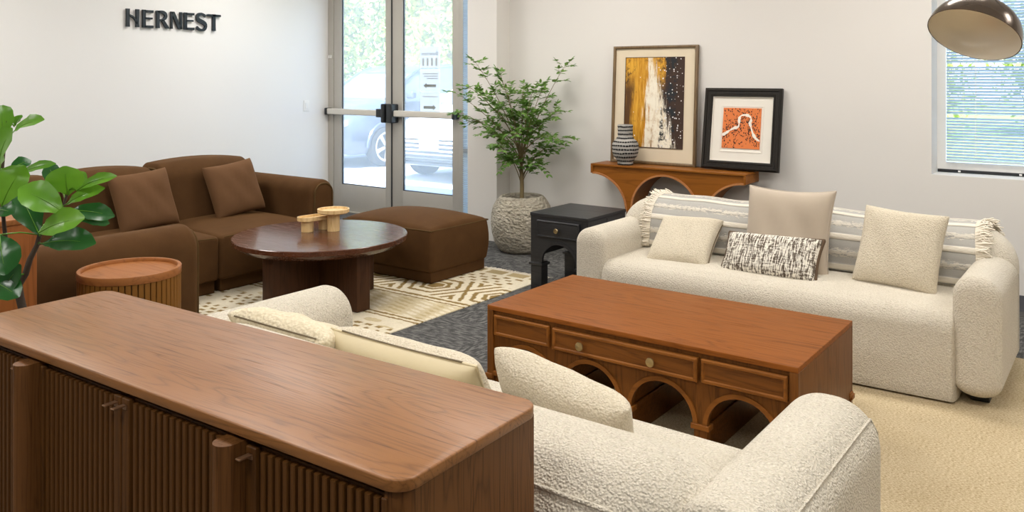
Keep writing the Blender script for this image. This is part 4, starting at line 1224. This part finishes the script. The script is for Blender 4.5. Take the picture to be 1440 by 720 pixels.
# ================================================================== plants
def leaf_mesh(base, tip, width, normal_hint, curl=.12, cup=.18, n=8):
    base, tip = Vector(base), Vector(tip)
    ax = tip - base; L = ax.length; ax.normalize()
    nh = Vector(normal_hint); sd = ax.cross(nh)
    sd = sd.normalized() if sd.length > 1e-4 else ax.orthogonal().normalized()
    nm = sd.cross(ax).normalized()
    vs = []; fs = []
    prof = [0.02, .30, .58, .80, .95, 1.0, .93, .68, .10]
    for i in range(n + 1):
        t = i / n; w = width / 2 * prof[i] if n == 8 else width / 2 * math.sin(PI * t) ** .7
        cpt = base + ax * (L * t) + nm * (L * curl * math.sin(PI * t * .9) )
        for j, q in enumerate((-1, -.5, 0, .5, 1)):
            wav = .05 * width * math.sin(i * 2.1 + q * 3)
            vs.append(cpt + sd * (w * q) + nm * (cup * w * abs(q) ** 1.5 + wav * abs(q) * (1 if 0 < i < n else 0)))
    for i in range(n):
        for j in range(4):
            a_ = i * 5 + j; fs.append([a_, a_ + 1, a_ + 6, a_ + 5])
    mb_ = MB().add(vs, fs)
    top = [vs[i * 5 + 2] + nm * .0006 for i in range(n + 1)]
    return mb_, top
FL = [
(-3.398,1.415,1.263,-3.428,1.417,1.374,.078,0),(-3.404,1.447,1.309,-3.404,1.472,1.346,.026,0),(-3.353,1.41,1.278,-3.187,1.446,1.33,.050,0),
(-3.361,1.38,1.149,-3.27,1.385,1.291,.088,0),(-3.462,1.492,1.118,-3.308,1.543,1.159,.030,0),(-3.324,1.369,1.025,-3.294,1.429,1.152,.085,0),
(-3.292,1.567,1.058,-3.389,1.57,1.143,.045,1),(-3.23,1.563,1.05,-3.218,1.547,1.151,.094,0),(-3.227,1.615,1.052,-3.28,1.626,1.121,.045,0),
(-3.164,1.563,1.074,-2.996,1.611,1.126,.036,0),(-3.116,1.498,1.002,-3.194,1.391,1.085,.084,0),(-3.218,1.547,1.018,-3.081,1.611,1.075,.040,0),
(-3.264,1.476,.907,-3.389,1.471,1.028,.078,1),(-3.232,1.562,.994,-3.136,1.67,.967,.052,1),(-3.195,1.44,.93,-3.022,1.505,.985,.072,0),
(-3.184,1.573,.962,-3.147,1.662,.94,.036,1),(-3.27,1.484,.876,-3.095,1.576,.879,.072,1),(-3.264,1.34,.933,-3.183,1.325,.819,.095,1),
(-3.281,1.352,.698,-3.185,1.373,.815,.070,1),(-3.274,1.332,.76,-3.151,1.349,.729,.064,1),(-3.491,1.446,.973,-3.456,1.521,1.055,.05,1),
(-3.497,1.466,1.135,-3.488,1.535,1.163,.042,1),(-3.374,1.37,1.005,-3.27,1.385,1.002,.05,1)]
fp = thing('fiddle_leaf_plant', 'broad-leaved potted green plant at the end of the walnut cabinet', 'plant', (0, 0, 0))
fpot = obj('pot', MB().lathe([(0, .0005), (.10, .0005), (.115, .01), (.14, .26), (.142, .27), (.132, .272), (.128, .24), (0, .235)], 36, c=(-3.345, 1.455), close=False), 'stone', fp, 40)
obj('soil', MB().lathe([(0, .236), (.127, .236), (.127, .242), (0, .246)], 24, c=(-3.345, 1.455), close=False), 'soil', fp)
S1 = [(-3.345,1.455,.24),(-3.335,1.455,.45),(-3.342,1.456,.6),(-3.355,1.446,.672),(-3.359,1.443,.72),(-3.338,1.459,.76),(-3.325,1.468,.813),(-3.304,1.484,.866),(-3.295,1.49,.906),(-3.265,1.512,.96),(-3.231,1.538,.997),(-3.238,1.557,1.036),(-3.23,1.563,1.069)]
S2 = [(-3.357,1.445,.69),(-3.391,1.457,.72),(-3.43,1.453,.755),(-3.448,1.44,.843),(-3.435,1.425,.928),(-3.407,1.408,.999),(-3.409,1.407,1.146),(-3.4,1.413,1.263),(-3.394,1.418,1.332)]
obj('stem', MB().tube(S1, [.017, .016, .0155, .016, .0145, .012, .0105, .009, .0085, .0075, .0065, .005, .004], 8), 'bark_dark', fp, 60)
obj('stem', MB().tube(S2, [.010, .0095, .009, .008, .0075, .007, .006, .005, .004], 8), 'bark_dark', fp, 60)
random.seed(4)
allst = [Vector(p) for p in S1[3:] + S2]
for (a0, a1, a2, b0, b1, b2, wd, dk) in FL:
    nh = Vector((.55 + random.uniform(-.25, .25), -.6 + random.uniform(-.2, .2), .75 + random.uniform(-.2, .2)))
    b0, b1, b2 = (q + (q - p) * .14 for q, p in ((b0, a0), (b1, a1), (b2, a2)))
    mb_, rib = leaf_mesh((a0, a1, a2), (b0, b1, b2), wd * 1.42, nh, curl=.10, cup=.25)
    lf = obj('leaf', mb_, 'ficus_leaf_dark' if dk else 'ficus_leaf', fp, 80)
    near = min(allst, key=lambda p: (p - Vector((a0, a1, a2))).length)
    obj('leaf_stalk', MB().tube([near, (near + Vector((a0, a1, a2))) / 2 + Vector((0, 0, .008)), (a0, a1, a2)] + rib[1:7], [.003, .0026, .0026, .002, .0018, .0016, .0014, .001, .0006], 5), 'ficus_leaf', lf, 80)

# tree in the stone pot
pp_ = thing('potted_tree', 'slender leafy tree in a rough stone pot by the wall pier', 'plant', (-4.235, 5.885, 0))
pr_ = [(0, .0005), (.17, .0005), (.20, .02), (.235, .08), (.258, .16), (.266, .24), (.262, .32), (.245, .39), (.215, .44), (.19, .468), (.178, .475), (.165, .470), (.158, .45), (.16, .42), (0, .415)]
pm = MB().lathe(pr_, 72, close=False)
pot = obj('pot', pm, 'stone', pp_, 60)
obj('soil', MB().lathe([(0, .412), (.158, .412), (.155, .43), (0, .436)], 32, close=False), 'soil', pp_)
tips = [(-4.489,5.599,1.591),(-4.685,5.579,1.34),(-4.746,5.72,1.168),(-4.465,5.493,1.393),(-4.371,5.625,1.031),(-4.614,5.756,1.108),(-3.92,6.144,1.567),(-4.142,6.166,1.387),(-3.963,5.987,1.191),(-3.939,6.129,.966),(-3.956,5.868,1.005),(-4.09,5.831,1.35),(-4.299,5.988,1.233),(-4.414,5.903,1.357),(-4.328,5.718,1.482),(-4.278,5.631,.915),(-4.275,5.757,.786),(-4.085,5.897,.744),(-4.134,6.11,.859),(-4.023,5.757,1.186),(-4.158,5.72,1.035),(-4.586,5.901,1.292),(-4.342,6.081,1.368),(-4.23,6.163,1.071)]
base = Vector((-4.235, 5.885, 0))
obj('trunk', MB().tube([(0, 0, .42), (.003, .0, .55), (-.004, .003, .66), (-.012, .01, .76), (-.02, .02, .85)], [.019, .018, .017, .015, .012], 8), 'bark', pp_, 60)
random.seed(11)
fol = MB(); nleaf = 0
def sleaf(p, d, nrm, L, w):
    d = d.normalized(); s_ = d.cross(nrm); s_ = s_.normalized() if s_.length > 1e-4 else d.orthogonal().normalized(); nn = s_.cross(d)
    P0 = p; P1 = p + d * L * .35 + s_ * w / 2 + nn * .003; P2 = p + d * L * .72 + s_ * w * .36; P3 = p + d * L - nn * L * .12; P4 = p + d * L * .72 - s_ * w * .36; P5 = p + d * L * .35 - s_ * w / 2 + nn * .003; PM = p + d * L * .5 - nn * .002
    if max(P0.y, P3.y, P1.y, P5.y) > .345: return
    fol.add([P0, P1, P2, P3, P4, P5, PM], [[0, 1, 6], [1, 2, 6], [2, 3, 6], [3, 4, 6], [4, 5, 6], [5, 0, 6]])
def spray(p0, d, L, n):
    """a pinnate twig"""
    global nleaf
    d = d.normalized(); q = [p0 + d * (L * t) + Vector((0, 0, -.25 * L * t * t)) for t in np.linspace(0, 1, n + 1)]
    sd = d.cross(Vector((0, 0, 1))); sd = sd.normalized() if sd.length > .05 else Vector((1, 0, 0))
    for i in range(1, n + 1):
        dd = (q[i] - q[i - 1]).normalized()
        for s_ in (-1, 1):
            dr2 = dd * .55 + sd * s_ * random.uniform(.7, 1) + Vector((0, 0, random.uniform(-.25, .25)))
            nr = Vector((random.uniform(-.5, .5), random.uniform(-.7, .3), 1))
            sleaf(q[i], dr2, nr, random.uniform(.042, .058), random.uniform(.026, .035)); nleaf += 1
    sleaf(q[-1], d, Vector((0, -.3, 1)), .05, .025)
    return q
tw = MB()
for i, tp in enumerate(tips):
    T = Vector(tp) - base; T.y = min(T.y, .17)
    z0 = random.uniform(.68, .84) if T.z > 1.0 else random.uniform(.52, .62)
    S = Vector((-.01, .01, z0)); Dv = T - S
    side = Vector((T.x, T.y, 0)) * .15
    pts = [S, S + Dv * .3 - side + Vector((0, 0, .05)), S + Dv * .65 - side * .4 + Vector((0, 0, .06)), T]
    path = []
    for k_ in range(13):
        t = k_ / 12; b_ = [(1-t)**3, 3*(1-t)**2*t, 3*(1-t)*t*t, t**3]
        path.append(sum((pts[m_] * b_[m_] for m_ in range(4)), Vector((0, 0, 0))))
    br_ = obj('branch', MB().tube(path, [.0036 * (1 - k_ / 12) + .0015 for k_ in range(13)], 6), 'bark', pp_, 60)
    for k_ in range(5, 13):
        if random.random() < .12: continue
        d0 = (path[k_] - path[k_ - 1]).normalized()
        for rep in range(2):
            dv = d0 * .7 + Vector((random.uniform(-1, 1), random.uniform(-1, 1), random.uniform(-.35, .55)))
            q = spray(path[k_], dv, random.uniform(.06, .13), random.choice((2, 3, 3)))
            tw.tube(q, .0011, 4)
    q = spray(path[-1], path[-1] - path[-2] + Vector((0, 0, -.1)) * .1, .12, 4); tw.tube(q, .0011, 4)
fo = obj('foliage', fol, 'small_leaf', pp_, 0); fo['kind'] = 'stuff'
to = obj('twigs', tw, 'bark', pp_, 60); to['kind'] = 'stuff'

# ================================================================== arc lamp over the window sofa
lp = thing('arc_floor_lamp', 'arc floor lamp with a dark bronze dome shade hanging before the window', 'lamp', (.62, 4.75, .0125))
LC = Vector((-.55, 4.07, 1.675)) - Vector((.62, 4.75, .0125))
axis_dir = Vector((.226, .535, .835)).normalized()          # from the opening towards the crown
rot = axis_dir.to_track_quat('Z', 'Y').to_matrix().to_4x4()
rr, hh = .186, .165
outp = [(rr * math.cos(t), hh * math.sin(t)) for t in np.linspace(0, PI / 2 * .97, 16)]
out_m = MB().lathe([(rr - .003, -.001)] + outp + [(0, hh)], 64, close=False); out_m.xf(Matrix.Translation(LC) @ rot)
inn_m = MB().lathe([((rr - .004) * math.cos(t), (hh - .005) * math.sin(t)) for t in np.linspace(0, PI / 2 * .99, 16)], 64, close=False); inn_m.xf(Matrix.Translation(LC) @ rot)
sh = obj('shade', out_m, 'lamp_outside', lp, 50)
obj('shade_lining', inn_m, 'lamp_inside', sh, 50)
cap_m = MB().lathe([(0, hh - .01), (.03, hh - .01), (.03, hh + .03), (.012, hh + .045), (0, hh + .045)], 24, close=False); cap_m.xf(Matrix.Translation(LC) @ rot)
obj('cap', cap_m, 'lamp_metal', sh, 40)
tip = LC + axis_dir * (hh + .04)
pts = [(0, 0, .04), (0, 0, .8), (0, 0, 1.5)]
for t in np.linspace(0, 1, 14)[1:]:
    p0, p1, p2, p3 = Vector((0, 0, 1.5)), Vector((0, 0, 2.45)), tip + Vector((.45, .25, .62)), tip
    pts.append(tuple(p0 * (1-t)**3 + p1 * 3*(1-t)**2*t + p2 * 3*(1-t)*t*t + p3 * t**3))
obj('arm', MB().tube(pts, .011, 10), 'lamp_metal', lp, 60)
obj('base', MB().lathe([(0, 0), (.17, 0), (.172, .03), (.165, .04), (0, .042)], 48, close=False), 'lamp_metal', lp, 40)

# ================================================================== outdoors
g0 = MB().box(-60, 30, 6.67, 60, -.14, -.02); struct('ground', g0, 'asphalt', label='pale asphalt car park', smooth=0)
def car(label, loc, paint, suv=1.0, rotz=0):
    c = thing('parked_car', label, 'car', loc, rotz)
    S = [(0.0, .60, .38, .60), (.05, .78, .26, .68), (.20, .86, .20, .76), (.55, .90, .20, .86), (1.15, .92, .20, .97), (2.0, .93, .20, 1.0), (3.4, .93, .20, 1.0), (4.2, .90, .24, 1.0), (4.5, .84, .30, .96), (4.6, .70, .42, .88)]
    vs = []; fs = []
    for (y, w, z0, z1) in S:
        z0 *= suv; z1 *= suv
        for (x, z) in ((-w * .9, z0), (-w, z0 + .12), (-w, z0 + (z1 - z0) * .6), (-w * .96, z1 - .06), (-w * .82, z1), (-w * .35, z1 + .03), (w * .35, z1 + .03), (w * .82, z1), (w * .96, z1 - .06), (w, z0 + (z1 - z0) * .6), (w, z0 + .12), (w * .9, z0)): vs.append((x, y, z))
    n = 12
    for i in range(len(S) - 1):
        for k_ in range(n): fs.append([i * n + k_, i * n + (k_ + 1) % n, (i + 1) * n + (k_ + 1) % n, (i + 1) * n + k_])
    fs.append(list(range(n))); fs.append([(len(S) - 1) * n + k_ for k_ in range(n)][::-1])
    obj('body', MB().add(vs, fs), paint, c, 50)
    K = [(1.05, .74, .72, .95, .99), (1.75, .82, .66, .96, 1.36), (2.05, .84, .64, .97, 1.46), (3.0, .84, .64, .97, 1.50), (3.8, .82, .62, .97, 1.42), (4.35, .78, .70, .96, 1.02)]
    vs = []; fs = []
    for (y, wb_, wt, z0, z1) in K: vs += [(-wb_, y, z0 * suv), (-wt, y, z1 * suv), (wt, y, z1 * suv), (wb_, y, z0 * suv)]
    for i in range(len(K) - 1):
        for k_ in range(4): fs.append([i * 4 + k_, i * 4 + (k_ + 1) % 4, (i + 1) * 4 + (k_ + 1) % 4, (i + 1) * 4 + k_])
    fs += [[0, 1, 2, 3], [23, 22, 21, 20]]
    obj('windows', MB().add(vs, fs), 'car_glass', c, 30)
    rf = MB(); vs = []; fs = []
    for (y, wb_, wt, z0, z1) in K[1:5]: vs += [(-wt - .02, y, z1 * suv - .02), (-wt * .8, y, z1 * suv + .03), (wt * .8, y, z1 * suv + .03), (wt + .02, y, z1 * suv - .02)]
    for i in range(3):
        for k_ in range(4): fs.append([i * 4 + k_, i * 4 + (k_ + 1) % 4, (i + 1) * 4 + (k_ + 1) % 4, (i + 1) * 4 + k_])
    fs += [[0, 1, 2, 3], [15, 14, 13, 12]]
    obj('roof', rf.add(vs, fs), paint, c, 40)
    for s_ in (-1, 1):
        obj('windscreen_pillar', MB().tube([(s_ * .76, 1.02, .98 * suv), (s_ * .68, 1.75, 1.36 * suv), (s_ * .66, 2.05, 1.46 * suv)], .028, 6), paint, c)
        obj('headlight', MB().rbox(min(s_ * .50, s_ * .80), max(s_ * .50, s_ * .80), .02, .16, .60 * suv, .70 * suv, (.06, .05, .04), k=3, nf=(1, 1, 1)), 'rim', c, 60)
        obj('mirror', MB().rbox(min(s_ * .90, s_ * 1.08), max(s_ * .90, s_ * 1.08), 1.35, 1.47, .98 * suv, 1.10 * suv, (.04, .04, .04), k=3, nf=(1, 1, 1)), paint, c, 60)
        for y in (.85, 3.65):
            wl = MB().lathe([(0, -.10), (.28, -.10), (.325, -.085), (.335, -.04), (.335, .04), (.325, .085), (.28, .10), (.22, .085), (0, .07)], 36, close=False)
            wl.xf(Matrix.Translation((s_ * .85, y, .335)) @ Matrix.Rotation(R(90) * s_, 4, 'Y'))
            w_ = obj('wheel', wl, 'tyre', c, 40)
            sp_ = MB()
            for q in range(5):
                a_ = 2 * PI * q / 5
                sp_.add([tuple(v_) for v_ in [Vector((r_ * math.cos(a_ + o_), r_ * math.sin(a_ + o_), h_)) for h_ in (.08, .10) for r_, o_ in ((.04, -.5), (.23, -.16), (.23, .16), (.04, .5))]], [[0, 1, 2, 3], [7, 6, 5, 4], [0, 4, 5, 1], [1, 5, 6, 2], [2, 6, 7, 3], [3, 7, 4, 0]])
            sp_.lathe([(.215, .07), (.245, .08), (.25, .10), (.235, .105), (.215, .09)], 32, close=False)
            sp_.xf(Matrix.Translation((s_ * .85, y, .335)) @ Matrix.Rotation(R(90) * s_, 4, 'Y'))
            obj('rim', sp_, 'rim', w_, 30)
            ar_ = MB().tube([(s_ * .915, y + .40 * math.cos(t), .335 + .40 * math.sin(t)) for t in np.linspace(0, PI, 14)], .03, 6)
            obj('wheel_arch', ar_, paint, c)
    for i in range(7):
        wq = .62 - .02 * abs(i - 3)
        obj('grille_bar', MB().bbox(-wq, wq, -.03 + .006 * i, .04, (.28 + i * .052) * suv, (.306 + i * .052) * suv, .004), 'car_black', c)
    obj('bumper_lip', MB().bbox(-.55, .55, -.02, .08, .235 * suv, .275 * suv, .01), 'car_black', c)
    obj('number_plate', MB().bbox(-.155, .155, -.055, -.032, .46 * suv, .61 * suv, .004), 'white_plastic', c)
    obj('plate_holder', MB().bbox(-.175, .175, -.045, -.01, .44 * suv, .63 * suv, .004), 'rim', c)
    return c
car('white saloon car parked nose-in beyond the right glass door', (-7.95, 8.85, -.02), 'car_white', 1.12)
car('dark blue car parked nose-in beyond the left glass door', (-11.05, 9.3, -.02), 'car_dark', 1.15)

# trees and shrubs across the car park
def tree(label, x, y, h, r, mat, seed, low=.5, n=11000, nm='leafy_tree'):
    t = thing(nm, label, 'tree' if nm == 'leafy_tree' else 'shrub', (x, y, -.02), 0, 'trees across the car park')
    rng = np.random.default_rng(seed)
    obj('trunk', MB().tube([(0, 0, 0), (.1, 0, h * .3), (-.05, .1, h * .7)], [.16, .13, .05], 8), 'bark', t)
    cl = rng.normal(size=(26, 3)); cl /= np.linalg.norm(cl, axis=1)[:, None]; cl *= rng.random((26, 1)) ** .5
    cen = cl * np.array([r, r, (h - low) / 2]) * .8 + np.array([0, 0, (h + low) / 2])
    P = cen[rng.integers(0, 26, n)] + rng.normal(size=(n, 3)) * r * .22
    P[:, 2] = np.maximum(P[:, 2], .15)
    A = rng.normal(size=(n, 3)); A /= np.linalg.norm(A, axis=1)[:, None]; B = rng.normal(size=(n, 3)); B -= (B * A).sum(1)[:, None] * A; B /= np.linalg.norm(B, axis=1)[:, None]
    s_ = rng.uniform(.05, .12, (n, 1)) * (r / 2.2)
    V = np.stack([P - A * s_, P + B * s_ * .5, P + A * s_, P - B * s_ * .5], 1).reshape(-1, 3)
    me = bpy.data.meshes.new('crown'); me.from_pydata(V.tolist(), [], np.arange(4 * n).reshape(n, 4).tolist()); me.materials.append(M[mat])
    o = obj('crown', me, None, t); o['kind'] = 'stuff'
tree('tall pale green tree across the car park behind the dark car', -21.5, 19.0, 7.5, 3.0, 'tree_leaf', 1)
tree('broad yellow-green tree across the car park behind the white car', -16.8, 19.5, 7.0, 3.0, 'tree_leaf_yellow', 2)
tree('mid green tree far across the car park, seen past the door meeting stiles', -20.0, 24.5, 8.0, 3.6, 'tree_leaf', 3)
tree('light green tree far across the car park, seen by the notices', -14.2, 22.0, 7.5, 3.2, 'tree_leaf_yellow', 4)
tree('green tree seen through the window blind beside its lift cord', -5.2, 22.5, 3.6, 2.2, 'tree_leaf', 5)
tree('green tree seen through the window blind behind the lamp shade', -.6, 25.5, 3.8, 2.4, 'tree_leaf', 6)
struct('lawn', MB().box(-60, 30, 15.5, 60, -.02, .0), 'grass', label='lawn strip across the car park', smooth=0)
